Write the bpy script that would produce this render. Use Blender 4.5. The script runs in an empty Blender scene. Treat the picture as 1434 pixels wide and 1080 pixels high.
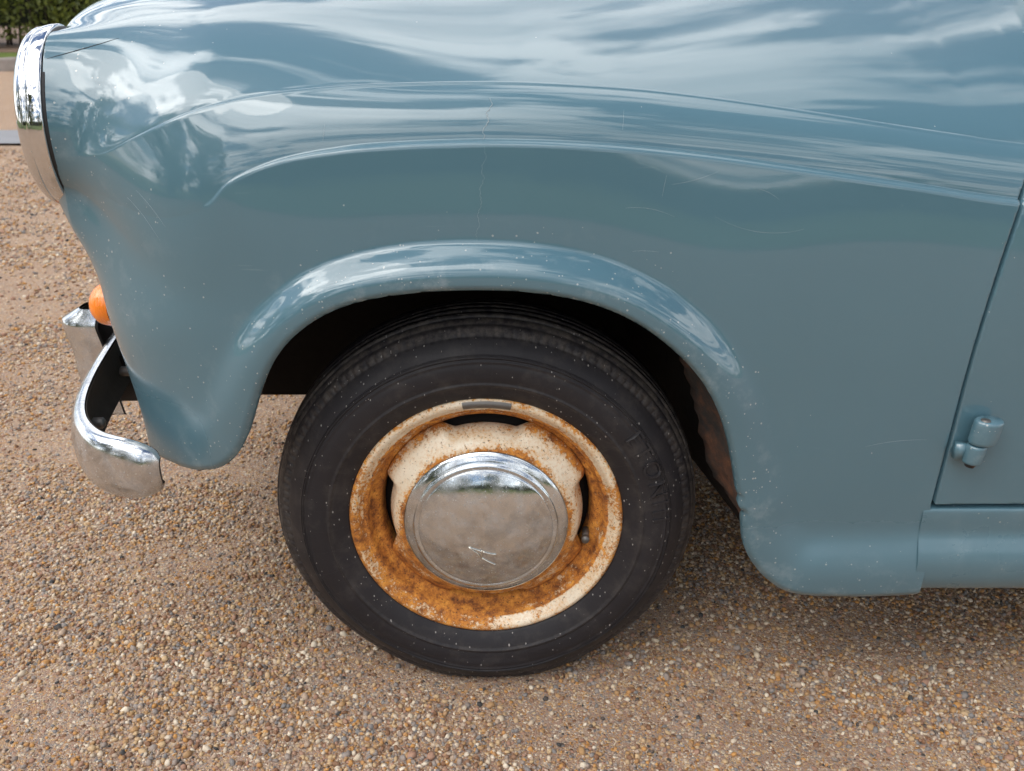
import bpy, math, random
import numpy as np
from mathutils import Vector, Matrix
R = math.radians
rng = np.random.default_rng(7)
random.seed(7)
scene = bpy.context.scene
C = scene.collection

# ------------------------------------------------------------------ camera
cam_d = bpy.data.cameras.new('camera')
cam = bpy.data.objects.new('camera', cam_d)
C.objects.link(cam)
scene.camera = cam
cam.location = (0.035, -1.0174, 0.93)
cam.rotation_euler = (R(90 - 24.5), 0, 0)
cam_d.sensor_width = 36
cam_d.lens = 1250 / 1434 * 36
cam_d.clip_start = 0.02
cam_d.clip_end = 3000
cam_d.dof.use_dof = True
cam_d.dof.focus_distance = 1.12
cam_d.dof.aperture_fstop = 9.0

# ------------------------------------------------------------------ sky and sun
SUN_EL, SUN_AZ = R(52), math.atan2(-0.85, -0.30)        # azimuth measured from +Y towards +X
sun_dir = Vector((math.sin(SUN_AZ) * math.cos(SUN_EL), math.cos(SUN_AZ) * math.cos(SUN_EL), math.sin(SUN_EL)))
world = bpy.data.worlds.new('World')
scene.world = world
world.use_nodes = True
wn = world.node_tree
wn.nodes.clear()


def nd(nt, t, loc=None, **kw):
    n = nt.nodes.new(t)
    for k, v in kw.items():
        setattr(n, k, v)
    return n


def math_n(nt, op, a, b=None, clamp=False):
    n = nt.nodes.new('ShaderNodeMath')
    n.operation = op
    n.use_clamp = clamp
    for i, v in enumerate((a, b)):
        if v is None:
            continue
        if isinstance(v, (int, float)):
            n.inputs[i].default_value = v
        else:
            nt.links.new(v, n.inputs[i])
    return n.outputs[0]


def ramp(nt, fac, stops, interp='LINEAR'):
    n = nt.nodes.new('ShaderNodeValToRGB')
    n.color_ramp.interpolation = interp
    el = n.color_ramp.elements
    while len(el) < len(stops):
        el.new(0.5)
    for e, (p, c) in zip(el, stops):
        e.position = p
        e.color = (c, c, c, 1) if isinstance(c, (int, float)) else (*c, 1)
    nt.links.new(fac, n.inputs[0])
    return n.outputs[0]


def mixc(nt, fac, a, b, mode='MIX'):
    n = nt.nodes.new('ShaderNodeMix')
    n.data_type = 'RGBA'
    n.blend_type = mode
    for i, v in ((0, fac), (6, a), (7, b)):
        if isinstance(v, (int, float)):
            n.inputs[i].default_value = v
        elif isinstance(v, tuple):
            n.inputs[i].default_value = (*v, 1)
        else:
            nt.links.new(v, n.inputs[i])
    return n.outputs[2]


def noise(nt, vec, scale, detail=3, rough=0.55, dist=0.0, out=0):
    n = nt.nodes.new('ShaderNodeTexNoise')
    n.inputs['Scale'].default_value = scale
    n.inputs['Detail'].default_value = detail
    n.inputs['Roughness'].default_value = rough
    n.inputs['Distortion'].default_value = dist
    if vec is not None:
        nt.links.new(vec, n.inputs['Vector'])
    return n.outputs[out]


def voro(nt, vec, scale, feature='F1', rnd=1.0):
    n = nt.nodes.new('ShaderNodeTexVoronoi')
    n.feature = feature
    n.inputs['Scale'].default_value = scale
    n.inputs['Randomness'].default_value = rnd
    if vec is not None:
        nt.links.new(vec, n.inputs['Vector'])
    return n


sky = nd(wn, 'ShaderNodeTexSky')
sky.sky_type = 'NISHITA'
sky.sun_disc = False
sky.sun_elevation = SUN_EL
sky.sun_rotation = SUN_AZ
sky.air_density = 1.0
sky.dust_density = 0.6
sky.ozone_density = 3.0
tc = nd(wn, 'ShaderNodeTexCoord')
sep = nd(wn, 'ShaderNodeSeparateXYZ')
wn.links.new(tc.outputs['Generated'], sep.inputs[0])
zc = math_n(wn, 'ADD', math_n(wn, 'MAXIMUM', sep.outputs[2], 0.0), 0.22)
comb = nd(wn, 'ShaderNodeCombineXYZ')
wn.links.new(math_n(wn, 'MULTIPLY', math_n(wn, 'DIVIDE', sep.outputs[0], zc), 0.75), comb.inputs[0])
wn.links.new(math_n(wn, 'MULTIPLY', math_n(wn, 'DIVIDE', sep.outputs[1], zc), 1.25), comb.inputs[1])
comb.inputs[2].default_value = 8.1
cl = noise(wn, comb.outputs[0], 3.4, 8, 0.54, 0.2)
cl_big = noise(wn, comb.outputs[0], 0.8, 2, 0.5)
cl_mask = ramp(wn, math_n(wn, 'ADD', math_n(wn, 'MULTIPLY', cl, 0.75), math_n(wn, 'MULTIPLY', cl_big, 0.3)),
               [(0.47, 0.0), (0.56, 0.97)], 'EASE')
cl_shade = ramp(wn, noise(wn, comb.outputs[0], 2.3, 5, 0.6), [(0.35, (11, 11.4, 12)), (0.62, (28, 27.6, 27))])
dotn = nd(wn, 'ShaderNodeVectorMath')
dotn.operation = 'DOT_PRODUCT'
wn.links.new(tc.outputs['Generated'], dotn.inputs[0])
dotn.inputs[1].default_value = sun_dir
glow = math_n(wn, 'ADD', 0.75, math_n(wn, 'MULTIPLY', math_n(wn, 'POWER', math_n(wn, 'MAXIMUM', dotn.outputs['Value'], 0.0), 5.0), 1.6))
lit = nd(wn, 'ShaderNodeVectorMath')
lit.operation = 'SCALE'
wn.links.new(cl_shade, lit.inputs[0])
wn.links.new(glow, lit.inputs['Scale'])
skyc = mixc(wn, cl_mask, sky.outputs[0], lit.outputs[0])
bg = nd(wn, 'ShaderNodeBackground')
bg.inputs['Strength'].default_value = 0.125
wn.links.new(skyc, bg.inputs[0])
wo = nd(wn, 'ShaderNodeOutputWorld')
wn.links.new(bg.outputs[0], wo.inputs[0])

sun_d = bpy.data.lights.new('sun', 'SUN')
sun_d.energy = 1.3
sun_d.angle = R(42)
sun_d.color = (1.0, 0.94, 0.85)
sun = bpy.data.objects.new('sun', sun_d)
C.objects.link(sun)
sun.rotation_euler = sun_dir.to_track_quat('Z', 'Y').to_euler()

scene.view_settings.view_transform = 'Standard'
scene.view_settings.look = 'None'
scene.view_settings.gamma = 1
scene.view_settings.exposure = 0.05
scene.render.engine = 'CYCLES'
scene.cycles.max_bounces = 8


# ------------------------------------------------------------------ helpers
def mat(name):
    m = bpy.data.materials.new(name)
    m.use_nodes = True
    nt = m.node_tree
    b = nt.nodes['Principled BSDF']
    return m, nt, b


def objcoord(nt):
    n = nt.nodes.new('ShaderNodeTexCoord')
    return n.outputs['Object']


def bump(nt, b, h, strength=0.3, dist=0.001):
    n = nt.nodes.new('ShaderNodeBump')
    n.inputs['Strength'].default_value = strength
    n.inputs['Distance'].default_value = dist
    nt.links.new(h, n.inputs['Height'])
    nt.links.new(n.outputs[0], b.inputs['Normal'])
    return n


def setv(b, **kw):
    for k, v in kw.items():
        s = b.inputs[k.replace('_', ' ')]
        s.default_value = (*v, 1) if isinstance(v, tuple) and len(v) == 3 and s.type == 'RGBA' else v


def mesh_obj(name, verts, faces, m=None, parent=None, smooth=True, kind=None):
    me = bpy.data.meshes.new(name)
    verts = np.asarray(verts, dtype=np.float32)
    if isinstance(faces, np.ndarray):
        nf, k = faces.shape
        me.vertices.add(len(verts))
        me.vertices.foreach_set('co', verts.ravel())
        me.loops.add(nf * k)
        me.loops.foreach_set('vertex_index', faces.astype(np.int32).ravel())
        me.polygons.add(nf)
        me.polygons.foreach_set('loop_start', np.arange(0, nf * k, k, dtype=np.int32))
        me.update(calc_edges=True)
    else:
        me.from_pydata([tuple(map(float, v)) for v in verts], [], [tuple(int(i) for i in f) for f in faces])
        me.update()
    if smooth:
        me.polygons.foreach_set('use_smooth', np.ones(len(me.polygons), dtype=bool))
    if m:
        me.materials.append(m)
    o = bpy.data.objects.new(name, me)
    C.objects.link(o)
    if parent:
        o.parent = parent
    if kind:
        o['kind'] = kind
    return o


def grid_faces(nr, nc, closed=False):
    i = np.arange(nr - 1)[:, None]
    j = np.arange(nc if closed else nc - 1)[None, :]
    j2 = (j + 1) % nc
    f = np.stack([i * nc + j, i * nc + j2, (i + 1) * nc + j2, (i + 1) * nc + j], -1)
    return f.reshape(-1, 4)


def lathe(prof, n=128, fn=None):
    """prof: (r, y) pairs turned about the Y axis; returns verts, faces"""
    prof = np.asarray(prof, float)
    a = np.linspace(0, 2 * np.pi, n, endpoint=False)
    r = prof[:, 0][:, None] * np.ones(n)
    y = prof[:, 1][:, None] * np.ones(n)
    if fn:
        r, y = fn(r, y, a[None, :] * np.ones_like(r))
    v = np.stack([r * np.cos(a), y, r * np.sin(a)], -1).reshape(-1, 3)
    return v, grid_faces(len(prof), n, True)[:, ::-1]


def catmull(pts, per=12):
    p = np.asarray(pts, float)
    p = np.vstack([2 * p[0] - p[1], p, 2 * p[-1] - p[-2]])
    out = []
    for i in range(1, len(p) - 2):
        t = np.linspace(0, 1, per, endpoint=False)[:, None]
        a, b, c, d = p[i - 1], p[i], p[i + 1], p[i + 2]
        out.append(0.5 * (2 * b + (c - a) * t + (2 * a - 5 * b + 4 * c - d) * t ** 2 + (3 * b - a - 3 * c + d) * t ** 3))
    out.append(p[-2][None])
    return np.vstack(out)


def tube(pts, rad, n=8, cap=True):
    p = np.asarray(pts, float)
    rad = np.broadcast_to(np.asarray(rad, float), (len(p),))
    t = np.gradient(p, axis=0)
    t /= np.linalg.norm(t, axis=1)[:, None]
    up = np.array([0, 0, 1.0]) if abs(t[0][2]) < 0.9 else np.array([1.0, 0, 0])
    v = []
    for i in range(len(p)):
        a = np.cross(t[i], up)
        a /= np.linalg.norm(a)
        b = np.cross(a, t[i])
        up = b
        for k in range(n):
            q = 2 * np.pi * k / n
            v.append(p[i] + rad[i] * (math.cos(q) * a + math.sin(q) * b))
    f = [tuple(x) for x in grid_faces(len(p), n, True)]
    if cap:
        f.append(tuple(range(n))[::-1])
        f.append(tuple(range((len(p) - 1) * n, len(p) * n)))
    return v, f


def box_vf(x0, x1, y0, y1, z0, z1):
    v = [(x, y, z) for x in (x0, x1) for y in (y0, y1) for z in (z0, z1)]
    f = [(0, 1, 3, 2), (4, 6, 7, 5), (0, 4, 5, 1), (2, 3, 7, 6), (0, 2, 6, 4), (1, 5, 7, 3)]
    return v, f


def merge(*vfs):
    V, F = [], []
    for v, f in vfs:
        o = len(V)
        V += [tuple(x) for x in v]
        F += [tuple(int(i) + o for i in q) for q in f]
    return V, F


def attr(o, name, vals):
    a = o.data.attributes.new(name, 'FLOAT', 'POINT')
    a.data.foreach_set('value', np.asarray(vals, np.float32))


def sstep(a, b, x):
    t = np.clip((x - a) / (b - a), 0, 1)
    return t * t * (3 - 2 * t)


def thing(name, label, cat, group=None, loc=(0, 0, 0)):
    o = bpy.data.objects.new(name, None)
    C.objects.link(o)
    o.location = loc
    o['label'] = label
    o['category'] = cat
    if group:
        o['group'] = group
    return o


# ------------------------------------------------------------------ materials
def attr_node(nt, name):
    n = nt.nodes.new('ShaderNodeAttribute')
    n.attribute_name = name
    return n


STONE = [(0.0, (0.40, 0.235, 0.105)), (0.12, (0.52, 0.36, 0.20)), (0.24, (0.29, 0.245, 0.215)), (0.35, (0.43, 0.32, 0.235)),
         (0.46, (0.21, 0.105, 0.055)), (0.56, (0.58, 0.47, 0.345)), (0.66, (0.21, 0.195, 0.185)), (0.74, (0.48, 0.24, 0.075)),
         (0.83, (0.35, 0.20, 0.135)), (0.915, (0.68, 0.58, 0.45)), (0.975, (0.05, 0.05, 0.05))]


def stone_mat(name, use_obj):
    m, nt, b = mat(name)
    if use_obj:
        n = nt.nodes.new('ShaderNodeObjectInfo')
        fac = n.outputs['Random']
    else:
        fac = attr_node(nt, 'tone').outputs['Fac']
    col = ramp(nt, fac, STONE, 'CONSTANT')
    oc = objcoord(nt) if not use_obj else nt.nodes.new('ShaderNodeNewGeometry').outputs['Position']
    nz = noise(nt, oc, 260, 3, 0.6)
    col = mixc(nt, 0.55, col, ramp(nt, nz, [(0.3, 0.62), (0.72, 1.15)]), 'MULTIPLY')
    dust = ramp(nt, noise(nt, oc, 90, 2, 0.5), [(0.45, 0.0), (0.70, 0.45)])
    col = mixc(nt, dust, col, (0.35, 0.23, 0.155))
    nt.links.new(col, b.inputs['Base Color'])
    setv(b, Roughness=0.72)
    b.inputs['Specular IOR Level'].default_value = 0.3
    bump(nt, b, noise(nt, oc, 700, 3, 0.6), 0.4, 0.0006)
    return m


M_pebble = stone_mat('pebble', True)
M_grit = stone_mat('grit', False)


def gravel_mat():
    m, nt, b = mat('gravel')
    pos = nt.nodes.new('ShaderNodeNewGeometry').outputs['Position']
    wob = nt.nodes.new('ShaderNodeVectorMath')
    wob.operation = 'ADD'
    nt.links.new(pos, wob.inputs[0])
    sc = nt.nodes.new('ShaderNodeVectorMath')
    sc.operation = 'SCALE'
    sc.inputs['Scale'].default_value = 0.004
    nt.links.new(noise(nt, pos, 180, 2, 0.5, 0, 1), sc.inputs[0])
    nt.links.new(sc.outputs[0], wob.inputs[1])
    v1 = voro(nt, wob.outputs[0], 150)
    v2 = voro(nt, wob.outputs[0], 420)
    s1 = nt.nodes.new('ShaderNodeSeparateColor')
    nt.links.new(v1.outputs['Color'], s1.inputs[0])
    s2 = nt.nodes.new('ShaderNodeSeparateColor')
    nt.links.new(v2.outputs['Color'], s2.inputs[0])
    c1 = ramp(nt, s1.outputs[0], STONE, 'CONSTANT')
    c2 = ramp(nt, s2.outputs[0], STONE, 'CONSTANT')
    fines = mixc(nt, noise(nt, pos, 9, 4, 0.6), (0.315, 0.212, 0.152), (0.40, 0.285, 0.215))
    big = noise(nt, pos, 3.2, 4, 0.6)
    fines = mixc(nt, ramp(nt, big, [(0.35, 0.0), (0.7, 0.6)]), fines, (0.27, 0.168, 0.112))
    v3 = voro(nt, wob.outputs[0], 55)
    s3 = nt.nodes.new('ShaderNodeSeparateColor')
    nt.links.new(v3.outputs['Color'], s3.inputs[0])
    fines = mixc(nt, math_n(nt, 'MULTIPLY', ramp(nt, v3.outputs['Distance'], [(0.25, 0.55), (0.5, 0.0)]), ramp(nt, s3.outputs[1], [(0.4, 0.0), (0.5, 1.0)])), fines, ramp(nt, s3.outputs[0], STONE, 'CONSTANT'))
    k2 = ramp(nt, s2.outputs[1], [(0.45, 0.0), (0.5, 0.8)])
    col = mixc(nt, k2, fines, c2)
    inside = ramp(nt, v1.outputs['Distance'], [(0.36, 1.0), (0.46, 0.0)])
    k1 = math_n(nt, 'MULTIPLY', inside, ramp(nt, s1.outputs[1], [(0.4, 0.0), (0.46, 0.9)]))
    col = mixc(nt, k1, col, c1)
    nt.links.new(col, b.inputs['Base Color'])
    setv(b, Roughness=0.85)
    b.inputs['Specular IOR Level'].default_value = 0.25
    h1 = math_n(nt, 'MULTIPLY', ramp(nt, v1.outputs['Distance'], [(0.0, 1.0), (0.5, 0.0)]), k1)
    h2 = math_n(nt, 'MULTIPLY', ramp(nt, v2.outputs['Distance'], [(0.0, 1.0), (0.6, 0.0)]), 0.35)
    hh = math_n(nt, 'ADD', math_n(nt, 'ADD', h1, h2), math_n(nt, 'MULTIPLY', noise(nt, pos, 900, 3, 0.6), 0.3))
    bump(nt, b, hh, 0.9, 0.004)
    return m


M_gravel = gravel_mat()


def simple(name, col, rough=0.6, metal=0.0, nscale=None, var=0.25, bstr=0.0, bscale=200, spec=0.5):
    m, nt, b = mat(name)
    setv(b, Roughness=rough, Metallic=metal)
    b.inputs['Specular IOR Level'].default_value = spec
    oc = objcoord(nt)
    if nscale:
        c = mixc(nt, noise(nt, oc, nscale, 4, 0.6), tuple(x * (1 - var) for x in col), tuple(x * (1 + var) for x in col))
        nt.links.new(c, b.inputs['Base Color'])
    else:
        setv(b, Base_Color=col)
    if bstr:
        bump(nt, b, noise(nt, oc, bscale, 4, 0.6), bstr, 0.002)
    return m


def paint_mat():
    m, nt, b = mat('blue_grey_paint')
    oc = objcoord(nt)
    base = (0.070, 0.148, 0.186)
    col = mixc(nt, noise(nt, oc, 5, 4, 0.55), tuple(x * 0.95 for x in base), tuple(x * 1.05 for x in base))
    edge = attr_node(nt, 'wear').outputs['Fac']
    # stone chips: small pale flecks, denser by the arch edge and the nose
    v = voro(nt, oc, 300)
    s = nt.nodes.new('ShaderNodeSeparateColor')
    nt.links.new(v.outputs['Color'], s.inputs[0])
    spot = math_n(nt, 'LESS_THAN', v.outputs['Distance'], math_n(nt, 'MULTIPLY', math_n(nt, 'POWER', s.outputs[2], 2.0), 0.42))
    dens = math_n(nt, 'LESS_THAN', s.outputs[0], math_n(nt, 'ADD', math_n(nt, 'MULTIPLY', edge, 0.26), 0.0015))
    chip = math_n(nt, 'MULTIPLY', spot, dens)
    # long fine scuffs
    mp = nt.nodes.new('ShaderNodeMapping')
    mp.inputs['Scale'].default_value = (9, 9, 160)
    mp.inputs['Rotation'].default_value = (0, 0.5, 0)
    nt.links.new(oc, mp.inputs[0])
    scuff = ramp(nt, noise(nt, mp.outputs[0], 1.0, 4, 0.7), [(0.66, 0.0), (0.74, 0.35)])
    scuff = math_n(nt, 'MULTIPLY', scuff, ramp(nt, noise(nt, oc, 7, 2, 0.5), [(0.52, 0.0), (0.66, 0.5)]))
    haze = math_n(nt, 'MULTIPLY', ramp(nt, noise(nt, oc, 22, 5, 0.7), [(0.54, 0.0), (0.74, 0.5)]), edge)
    col = mixc(nt, math_n(nt, 'ADD', scuff, haze, True), col, (0.30, 0.36, 0.38))
    col = mixc(nt, math_n(nt, 'MULTIPLY', chip, 0.5), col, (0.50, 0.50, 0.46))
    nt.links.new(col, b.inputs['Base Color'])
    setv(b, Roughness=0.4)
    b.inputs['Specular IOR Level'].default_value = 0.25
    b.inputs['Coat Weight'].default_value = 1.0
    b.inputs['Coat IOR'].default_value = 1.64
    cr = ramp(nt, noise(nt, oc, 14, 5, 0.65), [(0.35, 0.02), (0.75, 0.075)])
    nt.links.new(math_n(nt, 'ADD', math_n(nt, 'ADD', cr, math_n(nt, 'MULTIPLY', attr_node(nt, 'dull').outputs['Fac'], 0.34)), math_n(nt, 'MULTIPLY', scuff, 0.4)), b.inputs['Coat Roughness'])
    n = nt.nodes.new('ShaderNodeBump')
    n.inputs['Strength'].default_value = 0.07
    n.inputs['Distance'].default_value = 0.0005
    hgt = math_n(nt, 'ADD', math_n(nt, 'MULTIPLY', noise(nt, oc, 420, 2, 0.5), 0.30), math_n(nt, 'MULTIPLY', noise(nt, oc, 45, 3, 0.5), 0.9))
    nt.links.new(math_n(nt, 'SUBTRACT', hgt, chip), n.inputs['Height'])
    nt.links.new(n.outputs[0], b.inputs['Coat Normal'])
    nt.links.new(n.outputs[0], b.inputs['Normal'])
    return m


M_paint = paint_mat()


def chrome_mat(name, dull, dirt, col=(0.62, 0.63, 0.64)):
    m, nt, b = mat(name)
    oc = objcoord(nt)
    d = ramp(nt, noise(nt, oc, 38, 6, 0.68), [(0.45, 0.0), (0.75, 1.0)])
    v = voro(nt, oc, 260)
    s = nt.nodes.new('ShaderNodeSeparateColor')
    nt.links.new(v.outputs['Color'], s.inputs[0])
    speck = math_n(nt, 'MULTIPLY', math_n(nt, 'LESS_THAN', v.outputs['Distance'], 0.2), math_n(nt, 'LESS_THAN', s.outputs[0], dirt * 0.34))
    film = math_n(nt, 'ADD', math_n(nt, 'MULTIPLY', d, dirt * 0.5), math_n(nt, 'MULTIPLY', speck, 0.7), True)
    blot = math_n(nt, 'MULTIPLY', ramp(nt, noise(nt, oc, 24, 6, 0.7, 0.6), [(0.46, 0.0), (0.66, 1.0)]), dirt * 0.55)
    nt.links.new(mixc(nt, blot, mixc(nt, film, col, (0.40, 0.39, 0.37)), (0.21, 0.21, 0.205)), b.inputs['Base Color'])
    nt.links.new(math_n(nt, 'SUBTRACT', 1.0, math_n(nt, 'MULTIPLY', film, 0.75)), b.inputs['Metallic'])
    nt.links.new(math_n(nt, 'ADD', dull, math_n(nt, 'MULTIPLY', film, 0.35)), b.inputs['Roughness'])
    mp = nt.nodes.new('ShaderNodeMapping')
    mp.inputs['Scale'].default_value = (420, 420, 25)
    mp.inputs['Rotation'].default_value = (0.0, 0.6, 0)
    nt.links.new(oc, mp.inputs[0])
    bump(nt, b, math_n(nt, 'ADD', noise(nt, mp.outputs[0], 1, 2, 0.5), noise(nt, oc, 60, 3, 0.5)), 0.10 * (1 + dirt), 0.0004)
    return m


M_chrome = chrome_mat('chrome', 0.05, 0.25, (0.68, 0.69, 0.70))
M_bumper = chrome_mat('bumper_chrome', 0.16, 0.8, (0.64, 0.67, 0.70))
M_cap = chrome_mat('hub_cap_chrome', 0.11, 0.8, (0.62, 0.655, 0.68))


def rust_wheel_mat(name, amount):
    m, nt, b = mat(name)
    oc = objcoord(nt)
    w = attr_node(nt, 'rust').outputs['Fac']
    n1 = noise(nt, oc, 26, 7, 0.68, 0.4)
    n2 = noise(nt, oc, 240, 4, 0.7)
    n3 = noise(nt, oc, 8, 4, 0.6)
    f = math_n(nt, 'ADD', math_n(nt, 'ADD', math_n(nt, 'MULTIPLY', n1, 0.62), math_n(nt, 'MULTIPLY', n2, 0.66)), math_n(nt, 'MULTIPLY', n3, 0.30))
    f = math_n(nt, 'ADD', f, math_n(nt, 'SUBTRACT', math_n(nt, 'MULTIPLY', w, 0.70), amount))
    k = ramp(nt, f, [(0.52, 0.0), (0.58, 1.0)])
    stain = ramp(nt, f, [(0.36, 0.0), (0.58, 0.75)])
    cream = mixc(nt, noise(nt, oc, 40, 4, 0.6), (0.66, 0.55, 0.40), (0.80, 0.72, 0.58))
    rust = ramp(nt, noise(nt, oc, 60, 8, 0.78), [(0.28, (0.04, 0.017, 0.010)), (0.40, (0.19, 0.062, 0.016)), (0.50, (0.46, 0.165, 0.027)), (0.62, (0.70, 0.31, 0.052)), (0.77, (0.80, 0.48, 0.15))])
    col = mixc(nt, stain, cream, (0.60, 0.33, 0.11))
    col = mixc(nt, k, col, rust)
    dk = ramp(nt, noise(nt, oc, 150, 5, 0.75), [(0.62, 0.0), (0.70, 0.8)])
    col = mixc(nt, math_n(nt, 'MULTIPLY', dk, k), col, (0.025, 0.013, 0.009))
    pit = math_n(nt, 'MULTIPLY', ramp(nt, noise(nt, oc, 330, 3, 0.6), [(0.60, 0.0), (0.66, 0.85)]), ramp(nt, f, [(0.30, 0.0), (0.46, 1.0)]))
    col = mixc(nt, pit, col, (0.05, 0.022, 0.012))
    nt.links.new(col, b.inputs['Base Color'])
    nt.links.new(mixc(nt, k, (0.35, 0.35, 0.35), (0.85, 0.85, 0.85)), b.inputs['Roughness'])
    bump(nt, b, math_n(nt, 'SUBTRACT', math_n(nt, 'MULTIPLY', n2, 0.6), math_n(nt, 'MULTIPLY', k, 0.5)), 0.6, 0.0012)
    return m


M_rim = rust_wheel_mat('rusty_cream_rim', 0.455)
M_disc = rust_wheel_mat('cream_disc', 0.475)


def tyre_mat():
    m, nt, b = mat('tyre_rubber')
    oc = objcoord(nt)
    col = mixc(nt, noise(nt, oc, 7, 4, 0.6), (0.011, 0.010, 0.012), (0.026, 0.024, 0.027))
    col = mixc(nt, ramp(nt, noise(nt, oc, 30, 6, 0.7), [(0.50, 0.0), (0.78, 0.5)]), col, (0.075, 0.065, 0.058))
    mp = nt.nodes.new('ShaderNodeMapping')
    mp.inputs['Scale'].default_value = (1.35, 1.0, 0.75)
    nt.links.new(oc, mp.inputs[0])
    msk = noise(nt, oc, 6, 3, 0.6)
    fle = None
    for sc_, th in ((230, 0.36), (120, 0.16)):
        v = voro(nt, mp.outputs[0], sc_)
        s = nt.nodes.new('ShaderNodeSeparateColor')
        nt.links.new(v.outputs['Color'], s.inputs[0])
        f = math_n(nt, 'LESS_THAN', v.outputs['Distance'], math_n(nt, 'MULTIPLY', s.outputs[1], 0.30 if sc_ > 200 else 0.2))
        f = math_n(nt, 'MULTIPLY', f, math_n(nt, 'LESS_THAN', s.outputs[0], math_n(nt, 'MULTIPLY', ramp(nt, msk, [(0.38, 0.15), (0.7, 1.0)]), th)))
        fle = f if fle is None else math_n(nt, 'MAXIMUM', fle, f)
    col = mixc(nt, math_n(nt, 'MULTIPLY', fle, 0.7), col, (0.36, 0.34, 0.32))
    dust = attr_node(nt, 'dust').outputs['Fac']
    col = mixc(nt, math_n(nt, 'MULTIPLY', dust, ramp(nt, noise(nt, oc, 90, 5, 0.7), [(0.40, 0.0), (0.7, 0.85)])), col, (0.17, 0.145, 0.12))
    nt.links.new(col, b.inputs['Base Color'])
    nt.links.new(ramp(nt, noise(nt, oc, 16, 4, 0.6), [(0.3, 0.42), (0.7, 0.62)]), b.inputs['Roughness'])
    b.inputs['Specular IOR Level'].default_value = 0.3
    # fine radial mould lines and cracking
    sx = nt.nodes.new('ShaderNodeSeparateXYZ')
    nt.links.new(oc, sx.inputs[0])
    ang = math_n(nt, 'ARCTAN2', sx.outputs[2], sx.outputs[0])
    fr = math_n(nt, 'FRACT', math_n(nt, 'ADD', math_n(nt, 'MULTIPLY', ang, 42 / (2 * math.pi)), 50.3))
    line = math_n(nt, 'LESS_THAN', math_n(nt, 'ABSOLUTE', math_n(nt, 'SUBTRACT', fr, 0.5)), 0.012)
    h = math_n(nt, 'ADD', math_n(nt, 'MULTIPLY', line, 0.8), math_n(nt, 'MULTIPLY', noise(nt, oc, 320, 4, 0.7), 0.5))
    bump(nt, b, math_n(nt, 'ADD', h, fle), 0.5, 0.0007)
    return m


M_tyre = tyre_mat()
M_black = simple('black_paint', (0.012, 0.011, 0.011), 0.55, 0, 20, 0.4, 0.3, 90)
M_under = simple('underseal', (0.010, 0.0085, 0.008), 0.8, 0, 14, 0.6, 0.6, 60, 0.2)
M_rubber = simple('rubber_seal', (0.012, 0.012, 0.013), 0.6)
M_steel = simple('grey_steel', (0.16, 0.15, 0.14), 0.5, 0.7, 60, 0.3)


def rust_patch_mat():
    m, nt, b = mat('rusty_underseal')
    oc = objcoord(nt)
    k = ramp(nt, noise(nt, oc, 22, 6, 0.7), [(0.42, 0.0), (0.62, 1.0)])
    rc = ramp(nt, noise(nt, oc, 70, 5, 0.7), [(0.3, (0.035, 0.018, 0.012)), (0.6, (0.12, 0.05, 0.025)), (0.8, (0.20, 0.10, 0.05))])
    nt.links.new(mixc(nt, k, (0.022, 0.020, 0.019), rc), b.inputs['Base Color'])
    setv(b, Roughness=0.85)
    bump(nt, b, noise(nt, oc, 110, 5, 0.7), 0.7, 0.002)
    return m


M_rust = rust_patch_mat()


def amber_mat():
    m, nt, b = mat('amber_lens')
    setv(b, Base_Color=(0.95, 0.24, 0.012), Roughness=0.14)
    b.inputs['Subsurface Weight'].default_value = 0.3
    b.inputs['Subsurface Radius'].default_value = (0.02, 0.008, 0.002)
    b.inputs['Coat Weight'].default_value = 0.6
    oc = objcoord(nt)
    w = nt.nodes.new('ShaderNodeTexWave')
    w.inputs['Scale'].default_value = 90
    nt.links.new(oc, w.inputs[0])
    bump(nt, b, w.outputs['Fac'], 0.4, 0.001)
    return m


M_amber = amber_mat()


def glass_mat():
    m, nt, b = mat('lamp_glass')
    setv(b, Base_Color=(0.85, 0.9, 0.9), Roughness=0.03)
    b.inputs['Transmission Weight'].default_value = 0.9
    return m


M_glass = glass_mat()

# ------------------------------------------------------------------ ground
GZ = -0.0105                                        # level of the gravel under the tyre


def ground_sheet():
    def axis(lo, hi, fine_lo, fine_hi, step):
        mid = np.arange(fine_lo, fine_hi, step)
        a = fine_lo - np.geomspace(step, fine_lo - lo, 26)[::-1]
        b = mid[-1] + np.geomspace(step, hi - mid[-1], 26)
        return np.concatenate([a, mid, b])
    xs = axis(-400, 400, -1.6, 1.3, 0.02)
    ys = axis(-400, 400, -0.5, 2.0, 0.02)
    X, Y = np.meshgrid(xs, ys)
    Z = np.zeros_like(X)
    r2 = np.random.default_rng(3)
    for k in range(40):
        f = r2.uniform(2, 22)
        a = r2.uniform(0, 2 * np.pi)
        Z += 0.0065 / f * np.sin(f * (X * math.cos(a) + Y * math.sin(a)) * 1.7 + r2.uniform(0, 6.28))
    Z *= sstep(3.0, 1.2, np.hypot(X, Y))
    v = np.stack([X, Y, Z + GZ], -1).reshape(-1, 3)
    o = mesh_obj('gravel_ground', v, grid_faces(len(ys), len(xs)), M_gravel)
    o['kind'] = 'structure'
    return o


def ground_z(X, Y):
    Z = np.zeros_like(X)
    r2 = np.random.default_rng(3)
    for k in range(40):
        f = r2.uniform(2, 22)
        a = r2.uniform(0, 2 * np.pi)
        Z += 0.0065 / f * np.sin(f * (X * math.cos(a) + Y * math.sin(a)) * 1.7 + r2.uniform(0, 6.28))
    return GZ + Z * sstep(3.0, 1.2, np.hypot(X, Y))


ground = ground_sheet()

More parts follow.
